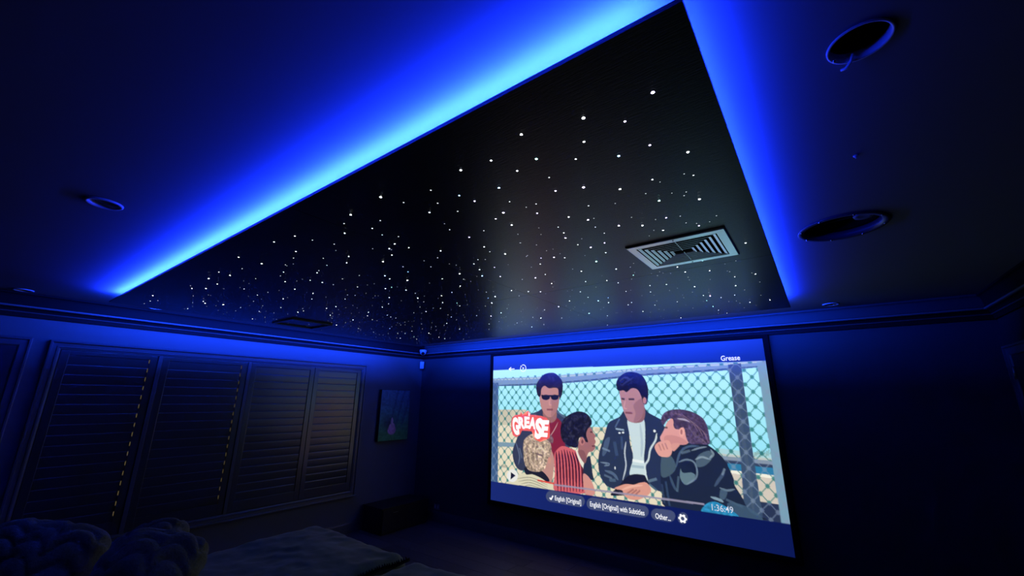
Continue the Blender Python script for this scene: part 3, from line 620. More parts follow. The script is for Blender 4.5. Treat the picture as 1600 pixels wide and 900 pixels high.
for (a, b, gap) in ((0.5485, 1.198, 0.005), (1.237, 1.991, 0.0065), (2.030, 2.765, 0.002), (2.769, 3.4265, 0.002)):
    bm = bmesh.new()
    xa, xb, s = XL - 0.016, XL + 0.014, 0.056
    box(bm, xa, xb, a, a + s, WZ0 + 0.004, WZ1 - 0.004, bevel=0.003)
    box(bm, xa, xb, b - s, b, WZ0 + 0.004, WZ1 - 0.004, bevel=0.003)
    box(bm, xa + 0.001, xb - 0.001, a + s - 0.004, b - s + 0.004, WZ0 + 0.004, Z_FIRST - 0.040, bevel=0.002)
    box(bm, xa + 0.001, xb - 0.001, a + s - 0.004, b - s + 0.004, Z_FIRST + (NSL - 1) * PITCH + 0.040, WZ1 - 0.004, bevel=0.002)
    pan = wpart('shutter_panel', bm, M_shutter)
    wdt = (b - a) - 2 * s - 0.001 - gap
    first = None
    for k in range(NSL):
        if first is None:
            first = mesh_obj('louvre', slat_mesh(wdt), M_shutter, pan, True)
            for p in first.data.polygons:
                p.use_smooth = abs(p.normal.y) < 0.5 and len(p.vertices) == 4 and p.area > 0.001
            o = first
        else:
            o = first.copy(); COL.objects.link(o)
        o.location = (XL + 0.0 - XL, (a + b) / 2 - gap / 2 + 0.0005 - 2.0, Z_FIRST + k * PITCH - 1.2)
        o.rotation_euler = (0, math.radians(3.0 + random.uniform(-0.8, 0.8)), 0)

# ------------------------------------------------------------------ doors
def door(name, x, sgn, y0, y1, ztop, hinge_y):
    d = structure(bpy.data.objects.new(name, None))
    link(d)
    yc = (y0 + y1) / 2
    d.location = (x, yc, 0)
    T = Matrix.Translation((-x, -yc, 0))
    def part(nm, bm, m, smooth=False):
        bmesh.ops.transform(bm, matrix=T, verts=bm.verts)
        return mesh_obj(nm, bm, m, d, smooth)
    bm = bmesh.new()
    casing(bm, y0, y1, 0.0, ztop, x, sgn, [(0, 0.0), (0, 0.03), (0.006, 0.034), (0.016, 0.034), (0.02, 0.022), (0.06, 0.020), (0.068, 0.014), (0.068, 0.0)], bottom=False)
    part('casing', bm, M_trim)
    bm = bmesh.new()
    ya, yb, zt = y0 + 0.070, y1 - 0.070, ztop - 0.071
    xf = sorted((x + sgn * 0.001, x + sgn * 0.010))
    box(bm, xf[0], xf[1], ya, yb, 0.005, zt)
    part('leaf', bm, M_door)
    for za, zb in ((0.18, 0.92), (1.06, zt - 0.14)):
        for pa, pb in ((ya + 0.10, (ya + yb) / 2 - 0.04), ((ya + yb) / 2 + 0.04, yb - 0.10)):
            bm = bmesh.new()
            xs = sorted((x + sgn * 0.0102, x + sgn * 0.018))
            box(bm, xs[0], xs[1], pa, pb, za, zb, bevel=0.006)
            part('door_panel', bm, M_door)
    for zh in (0.25, 1.0, ztop - 0.19):
        bm = bmesh.new()
        lathe(bm, [(0, -0.045), (0.008, -0.045), (0.008, 0.045), (0, 0.045)], 12, Matrix.Translation((x + sgn * 0.020, hinge_y, zh)))
        part('hinge', bm, M_steel, True)
    bm = bmesh.new()
    ky = yb - 0.06 if abs(hinge_y - ya) < abs(hinge_y - yb) else ya + 0.06
    lathe(bm, [(0.026, 0.0105), (0.026, 0.016), (0.009, 0.018), (0.009, 0.045), (0.022, 0.052), (0.026, 0.064), (0.018, 0.076), (0, 0.079)], 20,
          Matrix.Translation((x, ky, 1.0)) @ Matrix.Rotation(sgn * math.pi / 2, 4, 'Y'))
    part('knob', bm, M_steel, True)
    return d
door('door_1', XL, 1, D1[0], D1[1], 2.105, D1[0] + 0.072)
door('door_2', XR, -1, D2[0], D2[1], 2.06, D2[1] - 0.066)

# ------------------------------------------------------------------ star ceiling panel with its LED strip
panel = thing('star_panel', 'black suspended ceiling panel full of tiny star lights with a blue glow behind its edges', 'ceiling panel', ((PX0 + PX1) / 2, (PY0 + PY1) / 2, PZ0))
pT = Matrix.Translation((-(PX0 + PX1) / 2, -(PY0 + PY1) / 2, -PZ0))
def ppart(name, bm, m, smooth=False):
    bmesh.ops.transform(bm, matrix=pT, verts=bm.verts)
    return mesh_obj(name, bm, m, panel, smooth)
g = 0.0012
for xa, xb in ((PX0, SX - g), (SX + g, PX1)):
    for ya, yb in ((PY0, SY - g), (SY + g, PY1)):
        bm = bmesh.new()
        box(bm, xa, xb, ya, yb, PZ0, PZ1)
        ppart('sheet', bm, M_sheet)
bm = bmesh.new()
for d_ in (0.062,):
    box(bm, PX0 + d_, PX1 - d_, PY0 + d_, PY0 + d_ + 0.045, PZ1 + 0.0002, ZC - 0.0004)
    box(bm, PX0 + d_, PX1 - d_, PY1 - d_ - 0.045, PY1 - d_, PZ1 + 0.0002, ZC - 0.0004)
    box(bm, PX0 + d_, PX0 + d_ + 0.045, PY0 + d_ + 0.045, PY1 - d_ - 0.045, PZ1 + 0.0002, ZC - 0.0004)
    box(bm, PX1 - d_ - 0.045, PX1 - d_, PY0 + d_ + 0.045, PY1 - d_ - 0.045, PZ1 + 0.0002, ZC - 0.0004)
ppart('batten', bm, M_batten)
IN, LW, LZ0, LZ1 = 0.0585, 0.0032, 2.409, 2.446     # strip on the outward face of the batten frame
UP = 0.034                                   # upward tapes lie on the panel's back this far from its edge
for a, m_, face in (
        ((PX0 + IN, PX1 - IN, PY1 - IN - LW, PY1 - IN, LZ0, LZ1), M_led, (0, 1, 0)),
        ((PX0 + IN, PX0 + IN + LW, PY0 + IN + LW, PY1 - IN - LW, LZ0, LZ1), M_led, (-1, 0, 0)),
        ((PX0 + 0.07, PX1 - 0.07, PY0 + UP - 0.005, PY0 + UP + 0.005, PZ1 + 0.0003, PZ1 + 0.0025), M_led_up, (0, 0, 1)),
        ((PX1 - UP - 0.005, PX1 - UP + 0.005, PY0 + 0.07, PY1 - 0.07, PZ1 + 0.0003, PZ1 + 0.0025), M_led_weak, (0, 0, 1))):
    bm = bmesh.new()
    n = 12
    for k in range(n):
        if a[1] - a[0] > a[3] - a[2]:
            w_ = (a[1] - a[0]) / n
            box(bm, a[0] + k * w_, a[0] + (k + 1) * w_, a[2], a[3], a[4], a[5])
        else:
            w_ = (a[3] - a[2]) / n
            box(bm, a[0], a[1], a[2] + k * w_, a[2] + (k + 1) * w_, a[4], a[5])
    bmesh.ops.recalc_face_normals(bm, faces=bm.faces)
    for f in bm.faces:                      # the diodes sit on one side of the strip only
        f.material_index = 0 if f.normal.dot(Vector(face)) > 0.9 else 1
    ppart('led_strip', bm, (m_, M_batten))['label'] = 'glowing blue LED strip'

# fibre-optic stars: the 300 largest one by one, the faint rest joined
STAR_RGB = {'w': (0.86, 0.93, 1.0), 'p': (0.66, 0.58, 1.0), 'b': (0.30, 0.55, 1.0), 'c': (0.45, 1.0, 0.92), 'k': (1.0, 0.55, 0.85)}
star_mats = {}
def star_mat(c, s):
    if (c, s) not in star_mats:
        star_mats[(c, s)] = mat('star_%s_%d' % ({'w': 'white', 'p': 'violet', 'b': 'blue', 'c': 'cyan', 'k': 'pink'}[c], int(s * 10)),
                                (0.3, 0.3, 0.3, 1), 0.4, emit=STAR_RGB[c] + (1,), strength=s, sample=False)
    return star_mats[(c, s)]
def dome(bm, r, M=None, n=8):
    lathe(bm, [(r, 0), (r * 0.85, -r * 0.16), (r * 0.5, -r * 0.28), (0, -r * 0.34)], n, M)
star_meshes = {}
SIZE = {4: (0.0046, 20.0), 3: (0.0040, 16.0), 2.5: (0.0038, 13.0), 2: (0.0035, 9.0), 1.5: (0.0032, 5.0), 1: (0.0029, 2.2)}
rest = []
STARS = [s for s in STARS if not 0.165 < max(abs(s[0] + 4.12), abs(s[1] - 2.04)) < 0.215]
for i, (sx, sy, size, c) in enumerate(STARS):
    dist = math.hypot(sx, sy)
    lv = min(3, int(dist / 1.5))                  # four make sizes of fibre end
    if i >= 300:
        rest.append((sx, sy, size)); continue
    key = (size, c)
    if key not in star_meshes:
        bm = bmesh.new()
        dome(bm, SIZE[size][0])
        o = mesh_obj('star', bm, star_mat(c, SIZE[size][1]), panel, True)
        star_meshes[key] = o.data
    else:
        o = link(bpy.data.objects.new('star', star_meshes[key]), panel)
    o.location = (sx - (PX0 + PX1) / 2, sy - (PY0 + PY1) / 2, 0.0001)
bm = bmesh.new()
for sx, sy, size in rest:
    dome(bm, 0.0028, Matrix.Translation((sx, sy, PZ0 + 0.0001)), 6)
for k in range(240):
    sx, sy = random.uniform(PX0 + 0.12, PX1 - 0.12), random.uniform(PY0 + 0.35, PY1 - 0.06)
    if -0.72 < sx < -0.18 and 1.78 < sy < 2.30 or (max(abs(sx + 4.12), abs(sy - 2.04)) > 0.165 and max(abs(sx + 4.12), abs(sy - 2.04)) < 0.215):
        continue
    dome(bm, random.uniform(0.002, 0.0028), Matrix.Translation((sx, sy, PZ0 + 0.0001)), 6)
o = ppart('faint_star', bm, star_mat('w', 1.1), True)
o['kind'] = 'stuff'

# ------------------------------------------------------------------ air vents on the panel
def vent(name, label, x0, x1, y0, y1, z, drop, m, rings, border=0.040):
    xc, yc = (x0 + x1) / 2, (y0 + y1) / 2
    t = thing(name, label, 'air vent', (xc, yc, z))
    hx, hy = (x1 - x0) / 2, (y1 - y0) / 2
    bm = bmesh.new()
    def rect(dx, dy, zz):
        return [bm.verts.new((sx * dx, sy * dy, zz)) for sx, sy in ((-1, -1), (1, -1), (1, 1), (-1, 1))]
    L = [rect(hx, hy, -0.0005), rect(hx, hy, -drop * 0.6), rect(hx - 0.006, hy - 0.006, -drop), rect(hx - border, hy - border, -drop), rect(hx - border, hy - border, -0.0005)]
    for a, b in zip(L[:-1], L[1:]):
        for k in range(4):
            bm.faces.new((a[k], a[(k + 1) % 4], b[(k + 1) % 4], b[k]))
    mesh_obj('frame', bm, m, t)
    box_obj('backing', M_dark, t, -hx + border, hx - border, -hy + border, hy - border, -0.003, -0.0005)
    ix, iy = hx - border - 0.006, hy - border - 0.006
    step = min(ix, iy) / (rings + 0.6)
    for r in range(rings):
        ox, oy = ix - r * step, iy - r * step
        in_x, in_y = ox - step * 0.42, oy - step * 0.42
        zt, zb = -0.004, -drop + 0.001
        cs = [(-1, -1), (1, -1), (1, 1), (-1, 1)]
        for k in range(4):
            a, b = cs[k], cs[(k + 1) % 4]
            bm = bmesh.new()
            th = 0.0022
            q = []
            for (dx, dy, zz) in ((in_x, in_y, zt), (ox, oy, zb), (ox - th, oy - th, zb), (in_x - th, in_y - th, zt)):
                q.append((bm.verts.new((a[0] * dx, a[1] * dy, zz)), bm.verts.new((b[0] * dx, b[1] * dy, zz))))
            for j in range(4):
                bm.faces.new((q[j][0], q[j][1], q[(j + 1) % 4][1], q[(j + 1) % 4][0]))
            bm.faces.new([v[0] for v in q]); bm.faces.new([v[1] for v in q][::-1])
            mesh_obj('slat', bm, m, t)
    bm = bmesh.new()
    for s in (-1, 1):
        box(bm, -0.0015, 0.0015, min(s * iy, s * (iy - rings * step)), max(s * iy, s * (iy - rings * step)), -0.006, -0.004)
    mesh_obj('rib', bm, m, t)
    for sx, sy in ((0, -1), (0, 1)):
        bm = bmesh.new()
        lathe(bm, [(0.004, 0), (0.0035, -0.0015), (0, -0.002)], 10, Matrix.Translation((sx * (hx - border / 2), sy * (hy - border / 2), -drop + 0.0002)))
        mesh_obj('screw', bm, M_steel, t, True)
    return t
vent('air_vent', 'white square air vent with nested louvres lit by the screen', -0.672, -0.232, 1.838, 2.243, PZ0, 0.009, M_vent_white, 6)
t = thing('ceiling_hatch', 'thin black square hatch frame on the star panel near its far left edge', 'hatch', (-4.12, 2.04, PZ0))
bm = bmesh.new()
L = []
for d_, zz in ((0.0, -0.0012), (0.0, -0.012), (0.003, -0.015), (0.013, -0.015), (0.016, -0.012), (0.016, -0.0012)):
    L.append([bm.verts.new((sx * (0.20 - d_), sy * (0.205 - d_), zz)) for sx, sy in ((-1, -1), (1, -1), (1, 1), (-1, 1))])
for a, b in zip(L, L[1:] + L[:1]):
    for k in range(4):
        bm.faces.new((a[k], a[(k + 1) % 4], b[(k + 1) % 4], b[k]))
mesh_obj('frame', bm, M_trim, t)
bm = bmesh.new()
lathe(bm, [(0.005, 0), (0.005, -0.003), (0.0, -0.004)], 12, Matrix.Translation((0.192, 0.0, -0.015)))
mesh_obj('latch', bm, M_steel, t, True)

# ------------------------------------------------------------------ ceiling fittings
def downlight(x, y, label, r=0.062):
    t = thing('downlight', label, 'ceiling light', (x, y, ZC), 'small round downlights in the ceiling')
    bm = bmesh.new()
    lathe(bm, [(r, -0.0003), (r, -0.004), (r - 0.004, -0.0075), (r - 0.012, -0.0065), (0.0465, 0.001), (0.0465, 0.030), (0.0475, 0.030), (0.0475, -0.0003)], 48, close=True)
    mesh_obj('trim_ring', bm, M_ring, t, True)
    bm = bmesh.new()
    lathe(bm, [(0.046, 0.013), (0.046, 0.011), (0.02, 0.0095), (0, 0.009)], 40)
    mesh_obj('diffuser', bm, M_diffuser, t, True)
    return t
downlight(*DOWN[0], 'round unlit downlight left of the long glowing panel edge')
downlight(*DOWN[1], 'round downlight in the dark ceiling corner above the left door', 0.058)
downlight(*DOWN[2], 'small round downlight above the right end of the screen wall', 0.058)
downlight(*DOWN[3], 'small downlight half hidden behind the left tip of the star panel', 0.058)

# open hole with a thin ring and hanging spring clip
t = thing('downlight_hole', 'empty round downlight hole with thin rim and hanging clip near the frame top', 'ceiling hole', (HOLE[0], HOLE[1], ZC))
bm = bmesh.new()
r = HOLE[2]
lathe(bm, [(r + 0.006, -0.0003), (r + 0.006, -0.003), (r + 0.002, -0.004), (r - 0.001, -0.002), (r - 0.001, 0.02), (r - 0.0002, 0.02), (r - 0.0002, -0.0003)], 48, close=True)
mesh_obj('rim', bm, M_ring, t, True)
bm = bmesh.new()
lathe(bm, [(r - 0.002, 0.02), (r - 0.002, 0.12), (0, 0.12)], 40)
mesh_obj('housing', bm, M_dark, t, True)
bm = bmesh.new()
tube(bm, [(-0.010, 0.040, 0.006), (-0.014, 0.050, -0.006), (-0.024, 0.062, -0.012), (-0.034, 0.066, -0.010)], [0.003, 0.0035, 0.004, 0.003], 8)
mesh_obj('clip', bm, M_plastic, t, True)
bm = bmesh.new()
lathe(bm, [(0.004, 0), (0.0035, -0.003), (0, -0.004)], 10, Matrix.Translation((-0.046, 0.030, -0.003)))
mesh_obj('screw', bm, M_steel, t, True)

# in-ceiling speaker without its grille
t = thing('ceiling_speaker', 'large round in-ceiling speaker without grille, screws round its rim', 'speaker', (SPEAKER[0], SPEAKER[1], ZC))
r = SPEAKER[2]
bm = bmesh.new()
lathe(bm, [(r + 0.022, -0.0003), (r + 0.022, -0.004), (r + 0.019, -0.007), (r - 0.004, -0.004), (r - 0.006, 0.030), (r - 0.0015, 0.030), (r - 0.0015, -0.0003)], 64, close=True)
mesh_obj('flange', bm, mat('flange_dark_grey', (0.10, 0.10, 0.11, 1), 0.4), t, True)
bm = bmesh.new()
lathe(bm, [(r - 0.002, 0.031), (r - 0.002, 0.15), (0, 0.15)], 48)
mesh_obj('housing', bm, M_dark, t, True)
bm = bmesh.new()
lathe(bm, [(r - 0.008, 0.032), (r - 0.014, 0.026), (r - 0.024, 0.034), (0.045, 0.085), (0.03, 0.078), (0, 0.07)], 48)
mesh_obj('cone', bm, M_dark, t, True)
bm = bmesh.new()
lathe(bm, [(0.0, 0.022), (0.02, 0.022), (0.034, 0.018), (0.038, 0.026), (0.034, 0.034), (0, 0.04)], 32, Matrix.Translation((0.082, -0.022, 0.004)))
mesh_obj('tweeter', bm, M_grey, t, True)
bm = bmesh.new()
box(bm, -0.142, 0.142, -0.009, 0.009, 0.036, 0.044, M=Matrix.Rotation(math.radians(-15), 4, 'Z'))
mesh_obj('bridge', bm, M_dark, t)
for k in range(8):
    a = 2 * math.pi * (k + 0.3) / 8
    bm = bmesh.new()
    lathe(bm, [(0.0045, 0), (0.004, -0.003), (0, -0.004)], 10, Matrix.Translation(((r + 0.010) * math.cos(a), (r + 0.010) * math.sin(a), -0.0055)))
    mesh_obj('screw', bm, M_steel, t, True)
for (x, y, lab) in ((-0.257, 0.55, 'tiny hook in the bright blue ceiling at the top of the frame'), (0.205, 1.639, 'tiny hook in the dark ceiling between the two round openings')):
    bm = bmesh.new()
    lathe(bm, [(0.007, -0.0003), (0.007, -0.003), (0.003, -0.004), (0.003, -0.010), (0, -0.011)], 12, Matrix.Translation((x, y, ZC)))
    tag(mesh_obj('ceiling_hook', bm, M_plastic, None, True), lab, 'hook')
# ------------------------------------------------------------------ the picture on the projection screen
FW, FH = 1120, 628                          # painted at twice the mesh grid
def smooth_poly(p, n=4):
    p = np.asarray(p, float)
    a, b, c, d = np.roll(p, 1, 0), p, np.roll(p, -1, 0), np.roll(p, -2, 0)
    out = []
    for k in range(n):
        t = k / n
        out.append(0.5 * ((2 * b) + (-a + c) * t + (2 * a - 5 * b + 4 * c - d) * t * t + (-a + 3 * b - 3 * c + d) * t ** 3))
    return np.stack(out, 1).reshape(-1, 2)
def soft_noise(h, w, cell):
    gy, gx = h // cell + 3, w // cell + 3
    r = rng.random((gy, gx))
    yy, xx = np.arange(h) / cell, np.arange(w) / cell
    y0, x0 = yy.astype(int), xx.astype(int)
    fy, fx = (yy - y0)[:, None], (xx - x0)[None, :]
    fy, fx = fy * fy * (3 - 2 * fy), fx * fx * (3 - 2 * fx)
    A, B = r[y0][:, x0], r[y0][:, x0 + 1]
    C_, D_ = r[y0 + 1][:, x0], r[y0 + 1][:, x0 + 1]
    return (A * (1 - fx) + B * fx) * (1 - fy) + (C_ * (1 - fx) + D_ * fx) * fy
def paint_film():
    V, U = np.mgrid[0:FH, 0:FW]
    u, v = (U + 0.5) / FW, (V + 0.5) / FH
    k = v[..., None]
    img = np.array([188, 244, 252.]) * (1 - k) + np.array([120, 206, 232.]) * k
    nz = soft_noise(FH, FW, 5) * 0.6 + soft_noise(FH, FW, 11) * 0.4
    def fill(pts, col, alpha, n):
        pts = pts * np.array([FW, FH])
        x0, y0 = np.maximum(np.floor(pts.min(0)).astype(int) - 1, 0)
        x1, y1 = np.ceil(pts.max(0)).astype(int) + 2
        x1, y1 = min(x1, FW), min(y1, FH)
        if x1 <= x0 or y1 <= y0:
            return
        gx, gy = U[y0:y1, x0:x1] + 0.5, V[y0:y1, x0:x1] + 0.5
        ins = np.zeros(gx.shape, bool)
        q = np.roll(pts, -1, 0)
        for (ax, ay), (bx, by) in zip(pts, q):
            if ay == by:
                continue
            c_ = ((ay > gy) != (by > gy)) & (gx < (bx - ax) * (gy - ay) / (by - ay) + ax)
            ins ^= c_
        m = ins[..., None] * alpha
        colr = np.array(col, float)
        if n:
            colr = colr * (1 + n * 2.2 * (nz[y0:y1, x0:x1, None] - 0.45)) + n * 26 * (nz[y0:y1, x0:x1, None] > 0.62)
        img[y0:y1, x0:x1] = img[y0:y1, x0:x1] * (1 - m) + colr * m
    for s in FILM:
        if s[0] == 'P':
            p = np.array(s[1], float) / 10000
            if s[3]:
                p = smooth_poly(p)
            fill(p, s[2], s[4], s[5])
        elif s[0] == 'L':
            p = np.array(s[1], float) / 10000 * np.array([3.2435, 1.8176])
            w = s[2] * 3.2435 * 0.5 * 0.8
            if len(p) > 2 and s[5]:
                e = np.vstack([2 * p[0] - p[1], p, 2 * p[-1] - p[-2]])
                o = []
                for i in range(1, len(e) - 2):
                    a, b, c_, d = e[i - 1], e[i], e[i + 1], e[i + 2]
                    for t in np.arange(0, 1, 0.25):
                        o.append(0.5 * (2 * b + (c_ - a) * t + (2 * a - 5 * b + 4 * c_ - d) * t * t + (-a + 3 * b - 3 * c_ + d) * t ** 3))
                o.append(e[-2])
                p = np.array(o)
            d = np.gradient(p, axis=0)
            nrm = np.stack([-d[:, 1], d[:, 0]], 1)
            nrm /= np.linalg.norm(nrm, axis=1)[:, None] + 1e-9
            taper = np.ones(len(p)) if len(p) < 5 else np.minimum(1, 0.35 + np.minimum(np.arange(len(p)), np.arange(len(p))[::-1]) * 0.35)
            q = np.vstack([p + nrm * (w * taper)[:, None], (p - nrm * (w * taper)[:, None])[::-1]]) / np.array([3.2435, 1.8176])
            fill(q, s[3], s[4], 0)
        elif s[0] == 'FENCE':
            wob = 0.05 * np.sin(u * 31) + 0.04 * np.sin(v * 23 + 1)
            a1 = u / 0.0363 + v / 0.0735 + wob
            a2 = u / 0.0363 - v / 0.0735 + 0.3 + wob
            d1 = np.abs(a1 - np.round(a1)); d2 = np.abs(a2 - np.round(a2))
            w = np.clip((0.058 - np.minimum(d1, d2)) / 0.03, 0, 1)
            knot = np.clip((0.20 - np.maximum(d1, d2)) / 0.06, 0, 1)
            w = np.maximum(w, knot)[..., None]
            top = (v > 0.165 - 0.055 * u)[..., None]
            lum = img.mean(2, keepdims=True)
            colr = np.where(lum > 150, np.array([44, 116, 112.]) + (lum - 200) * 0.25, np.array([128, 146, 170.]))
            al = np.where(lum > 150, 0.86, 0.62)
            img[:] = img * (1 - w * top * al) + colr * w * top * al
        elif s[0] == 'BARS':
            top = 0.1066 + 0.0088 * u
            bot = 0.8790 - 0.0175 * u
            barc = np.array([24, 40, 110.]) * (1 - u[..., None]) + np.array([10, 22, 78.]) * u[..., None]
            m = ((v < top) | (v > bot))[..., None]
            img[:] = np.where(m, barc, img)
    c_ = np.clip(img, 0, 255) / 255
    lin = np.where(c_ <= 0.04045, c_ / 12.92, ((c_ + 0.055) / 1.055) ** 2.4)
    return lin.reshape(FH // 2, 2, FW // 2, 2, 3).mean((1, 3))

SYF = 4.5
screen = thing('projection_screen', 'wide black framed projection screen on the front wall showing a paused film', 'screen', ((SX0 + SX1) / 2, SYF, SZ0))
sT = Matrix.Translation((-(SX0 + SX1) / 2, -SYF, -SZ0))
film = paint_film()
gh, gw = film.shape[:2]
xs = np.linspace(SX0, SX1, gw) - (SX0 + SX1) / 2
zs = np.linspace(SZ1, SZ0, gh) - SZ0
co = np.zeros((gh, gw, 3)); co[..., 0] = xs[None, :]; co[..., 2] = zs[:, None]
idx = np.arange(gh * gw).reshape(gh, gw)
quads = np.stack([idx[:-1, :-1], idx[1:, :-1], idx[1:, 1:], idx[:-1, 1:]], -1).reshape(-1)
me = bpy.data.meshes.new('screen_surface')
nq = (gh - 1) * (gw - 1)
me.vertices.add(gh * gw); me.vertices.foreach_set('co', co.reshape(-1))
me.loops.add(nq * 4); me.loops.foreach_set('vertex_index', quads.astype(np.int32))
me.polygons.add(nq); me.polygons.foreach_set('loop_start', np.arange(0, nq * 4, 4, dtype=np.int32))
me.update(calc_edges=True)
att = me.color_attributes.new('film', 'FLOAT_COLOR', 'POINT')
att.data.foreach_set('color', np.concatenate([film, np.ones((gh, gw, 1))], -1).reshape(-1).astype(np.float32))
M_film = mat('projected_film', (0.17, 0.17, 0.17, 1), 0.7, spec=0.1)
nt = M_film.node_tree
an = nt.nodes.new('ShaderNodeAttribute'); an.attribute_name = 'film'
nt.links.new(an.outputs['Color'], nt.nodes['Principled BSDF'].inputs['Emission Color'])
nt.nodes['Principled BSDF'].inputs['Emission Strength'].default_value = SCREEN_POWER
me.materials.append(M_film)
link(bpy.data.objects.new('screen_surface', me), screen)
bm = bmesh.new()
fw = 0.05
for (xa, xb, za, zb) in ((SX0 - fw, SX1 + fw, SZ1, SZ1 + 0.036), (SX0 - fw, SX1 + fw, SZ0 - fw, SZ0), (SX0 - fw, SX0, SZ0, SZ1), (SX1, SX1 + fw, SZ0, SZ1)):
    pass
loops = []
for ins, pr in ((0.0, YF - 0.001), (0.0, SYF - 0.006), (0.004, SYF - 0.010), (fw - 0.012, SYF - 0.010), (fw, SYF - 0.001), (fw, SYF + 0.004)):
    xa, xb, za, zb = SX0 - fw + ins, SX1 + fw - ins, SZ0 - fw + ins, SZ1 + 0.036 - ins * 0.72
    loops.append([bm.verts.new((p[0], pr, p[1])) for p in ((xa, za), (xb, za), (xb, zb), (xa, zb))])
for a, b in zip(loops[:-1], loops[1:]):
    for k in range(4):
        bm.faces.new((a[k], a[(k + 1) % 4], b[(k + 1) % 4], b[k]))
bmesh.ops.transform(bm, matrix=sT, verts=bm.verts)
mesh_obj('frame', bm, M_velvet, screen)['label'] = 'black velvet border'
box_obj('backing', M_dark, screen, (SX0 - SX1) / 2, (SX1 - SX0) / 2, 0.004, 0.034, 0.0, SZ1 - SZ0)

def UV(u, v, d=0.0012):
    return Vector((SX0 + (SX1 - SX0) * u - (SX0 + SX1) / 2, -d, (SZ1 - SZ0) * (1 - v)))
M_text = mat('screen_white_text', (0.6, 0.6, 0.6, 1), 0.7, emit=(0.92, 0.93, 0.96, 1), strength=1.0, sample=False)
M_text_soft = mat('screen_soft_text', (0.6, 0.6, 0.6, 1), 0.7, emit=(0.55, 0.6, 0.72, 1), strength=1.0, sample=False)
M_red = mat('screen_red_logo', (0.6, 0.6, 0.6, 1), 0.7, emit=(0.90, 0.12, 0.09, 1), strength=1.0, sample=False)
M_logo = mat('screen_white_logo', (0.6, 0.6, 0.6, 1), 0.7, emit=(1.0, 0.93, 0.90, 1), strength=1.1, sample=False)
def text_mesh(body, offset=0.0):
    cu = bpy.data.curves.new('lettering', 'FONT')
    cu.body = body
    cu.offset = offset
    cu.resolution_u = 3
    o = bpy.data.objects.new('lettering', cu)
    COL.objects.link(o)
    dg = bpy.context.evaluated_depsgraph_get()
    me_ = bpy.data.meshes.new_from_object(o.evaluated_get(dg))
    bpy.data.objects.remove(o)
    bpy.data.curves.remove(cu)
    return me_
def lettering(name, body, u0, u1, v, h, material, offset=0.01, d=0.0012):
    """text stretched from u0 to u1, vertically centred on v, total height h metres"""
    me_ = text_mesh(body, offset)
    n = len(me_.vertices)
    c = np.zeros(n * 3); me_.vertices.foreach_get('co', c); c = c.reshape(-1, 3)
    lo, hi = c.min(0), c.max(0)
    p0, p1 = UV(u0, v, d), UV(u1, v, d)
    out = np.zeros_like(c)
    out[:, 0] = p0.x + (c[:, 0] - lo[0]) / (hi[0] - lo[0]) * (p1.x - p0.x)
    out[:, 1] = -d
    out[:, 2] = p0.z + ((c[:, 1] - lo[1]) / (hi[1] - lo[1]) - 0.5) * h
    me_.vertices.foreach_set('co', out.reshape(-1))
    me_.materials.clear(); me_.materials.append(material)
    o = bpy.data.objects.new(name, me_)
    return link(o, screen)
lettering('title_lettering', 'Grease', 0.8845, 0.9362, 0.0920, 0.050, M_text, 0.012)
lettering('language_lettering', 'English [Original]', 0.2935, 0.3970, 0.9230, 0.066, M_text, 0.015)
lettering('language_lettering', 'English [Original] with Subtitles', 0.4304, 0.6156, 0.9230, 0.066, M_text, 0.015)
lettering('language_lettering', 'Other...', 0.6491, 0.6949, 0.9235, 0.050, M_text, 0.015)
lettering('time_lettering', '1:36:49', 0.8134, 0.8690, 0.8385, 0.056, M_text_soft, 0.012)

def flat(name, polys, material, d=0.0012):
    bm = bmesh.new()
    for p in polys:
        bm.faces.new([bm.verts.new(UV(a, b, d)) for a, b in p])
    return mesh_obj(name, bm, material, screen)
AR = (SX1 - SX0) / (SZ1 - SZ0)
def stroke(pts, w):
    out = []
    for (a, b), (c, d) in zip(pts[:-1], pts[1:]):
        dx, dy = (c - a) * AR, d - b
        L = math.hypot(dx, dy) or 1
        nx, ny = -dy / L * w / 2, dx / L * w / 2
        out.append([(a + nx / AR, b + ny), (c + nx / AR, d + ny), (c - nx / AR, d - ny), (a - nx / AR, b - ny)])
    return out
def ring(cu, cv, r0, r1, t0=0.0, t1=2 * math.pi, n=24):
    o = []
    for k in range(n):
        a, b = t0 + (t1 - t0) * k / n, t0 + (t1 - t0) * (k + 1) / n
        o.append([(cu + r * math.cos(t) / AR, cv + r * math.sin(t)) for r, t in ((r0, a), (r1, a), (r1, b), (r0, b))])
    return o
flat('tick_mark', stroke([(0.2722, 0.922), (0.2772, 0.933), (0.2860, 0.908)], 0.009), M_text)
gear = ring(0.7296, 0.9150, 0.009, 0.0175)
for k in range(6):
    t = k * math.pi / 3
    gear.append([(0.7296 + r * math.cos(t + q) / AR, 0.915 + r * math.sin(t + q)) for r, q in ((0.016, -0.3), (0.0225, -0.2), (0.0225, 0.2), (0.016, 0.3))])
flat('gear_icon', gear, M_text)
flat('back_arrow', stroke([(0.112, 0.101), (0.084, 0.101)], 0.006) + stroke([(0.095, 0.088), (0.084, 0.101), (0.095, 0.114)], 0.006), M_text)
flat('replay_icon', ring(0.155, 0.0985, 0.021, 0.0265, -2.0, 3.4) + [[(0.152, 0.090), (0.1605, 0.0985), (0.152, 0.107)]] + [[(0.1425, 0.078), (0.1425, 0.092), (0.1500, 0.084)]], M_text)

